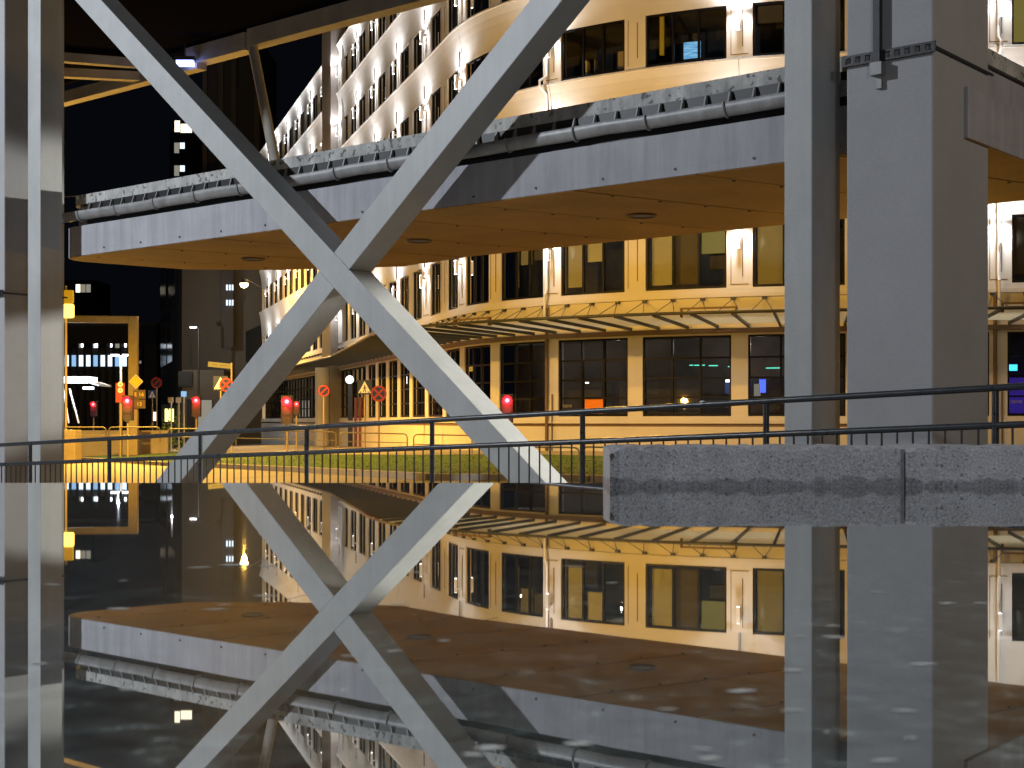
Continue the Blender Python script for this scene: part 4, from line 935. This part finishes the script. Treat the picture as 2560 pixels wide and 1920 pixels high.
t = thing('low_wall', hit(230, 1118), 'long pale low wall behind the barriers at far left', 'wall'); a, b = at(100, 1076, 74), at(420, 1076, 74); MB().box(a.x, 74, G(a.x) - .3, b.x, 74.3, a.z).build('wall', M['paving'], t)
a, b = at(140, 1075, 62), at(187, 1075, 62); solo(MB().box(a.x, 62, G(a.x), b.x, 63, a.z), 'utility_cabinet', M['yellow_paint'], Vector((a.x, 62, G(a.x))), 'yellow lit utility cabinet standing beside the left post', 'cabinet', bevel=.03)
for i, (x, lab) in enumerate(((172, 'small dark shrub before the utility cabinet'), (222, 'small dark shrub on the lawn left of the railing post'))):
    c = hit(x, 1131); t = thing('shrub', c, lab, 'shrub', 'small shrubs on the lawn'); mb = MB()
    for k in range(220):
        q = c + Vector((R.gauss(0, .35), R.gauss(0, .3), abs(R.gauss(.22, .14)))); e = Vector((R.uniform(-1, 1), R.uniform(-1, 1), R.uniform(-1, 1))).normalized() * .09; f_ = e.orthogonal().normalized() * .04
        mb.add([q - e, q + f_, q + e, q - f_], [(0, 1, 2, 3)])
    mb.build('foliage', M['grass'], t); MB().tube([c, c + ZV * .3], .025, 5).build('stem', M['bark'], t)

# ------------------------------------------------------------------ lamps and their housings
SL_lab = ['orange street lamp hanging on a wire before the end of the lit facade', 'orange street lamp hanging over the street behind the deck', 'orange street lamp hanging before the curve of the facade', 'orange street lamp hanging behind the right concrete column', 'orange street lamp hanging over the road behind the left half of the deck']
ends = [s_at(690), s_at(880), s_at(1600), s_at(2300), s_at(1250)]
for (pos, w, spot_), lab, se in zip(SODIUM_LAMPS, SL_lab, ends):
    p = Vector(pos); t = thing('hanging_street_lamp', p, lab, 'street lamp', 'orange street lamps hanging on wires')
    MB().tube([p + ZV * .42, p + ZV * .34, p + ZV * .16, p + ZV * .10], [.05, .10, .26, .27], 14).build('shade', M['dark_steel'], t)
    MB().sphere(p + ZV * .04, .27, (1, 1, .8), 12, 7).build('bulb', M['e_sodium'], t)
    wend = fp(se, .1, p.z + .55); back = p + (p - wend) * 1.1; back.z = p.z + .6
    if pos[1] == 40.0: MB().tube([p + ZV * .44, Vector((-20.0, 44.0, p.z + .3))], .012, 5).build('wire', M['dark_steel'], t)
    MB().tube([wend, p + ZV * .44], .012, 5).build('wire', M['dark_steel'], t)
    lamp('sodium_lamp', p - ZV * .26, w, SODIUM, .14, t, spot=spot_ or None, aim=(0, 0, -1) if spot_ else None)
def lamp_post(pos, w, colr, label, radius=.25, toward=(1, 0, 0), aim=None, cone=None):
    p = Vector(pos); t = thing('plaza_lamp', Vector((p.x - toward[0] * .9, p.y - toward[1] * .9, G(p.x))), label, 'street lamp'); b_ = t.location
    MB().tube([b_, Vector((b_.x, b_.y, p.z + .25)), Vector((p.x, p.y, p.z + .30))], .06, 8).build('pole', M['dark_steel'], t)
    MB().box(p.x - .3, p.y - .18, p.z + .18, p.x + .3, p.y + .18, p.z + .28).build('head', M['dark_steel'], t)
    MB().box(p.x - .25, p.y - .14, p.z + .14, p.x + .25, p.y + .14, p.z + .178).build('lens', M['e_white'], t)
    lamp('lamp_light', p, w, colr, radius, t, spot=cone, aim=aim)
_dir = lambda az, el: Vector((math.cos(rad(az)) * math.cos(rad(el)), math.sin(rad(az)) * math.cos(rad(el)), math.sin(rad(el))))
lamp_post(COOL_LAMP[0], COOL_LAMP[1], COOL, 'tall white plaza lamp left of the X frame', .22, (1, .2, 0))
lamp_post(BACK_LAMP[0], BACK_LAMP[1], NEUTRAL, 'white street lamp standing right of the deck before the facade', .3, (-1, 0, 0), _dir(204.5, -16), 23)
lamp('lamp_light', Vector(BACK_LAMP[0]), BACK_LAMP[1] * .42, NEUTRAL, .2, bpy.data.objects['plaza_lamp.001'], spot=17, aim=_dir(176.5, -6))  # second spot added to brighten the left post's side face
lamp_post(SIDE_FILL[0], SIDE_FILL[1], (1.0, .80, .60), 'warm white plaza lamp standing right of the wide concrete column', .15, (-1, 0, 0))
lamp_post(POOL_FILL[0], POOL_FILL[1], (0.95, 0.96, 1.0), 'white plaza lamp standing behind the pool', .3, (-1, 0, 0))

for (pos, w), lab in zip(LOW_FILLS, ('low orange path lamp standing behind the right concrete column', 'low orange path lamp standing behind the left post')):
    p = Vector(pos); t = thing('path_lamp', Vector((p.x, p.y, G(p.x))), lab, 'lamp', 'low orange path lamps')
    MB().tube([(p.x, p.y, G(p.x)), (p.x, p.y, p.z - .12)], .07, 10).build('pole', M['dark_steel'], t)
    MB().sphere(p, .14, n=12, m=8).build('globe', M['e_sodium'], t)
    lamp('sodium_lamp', p + ZV * .3, w, SODIUM, .15, t)
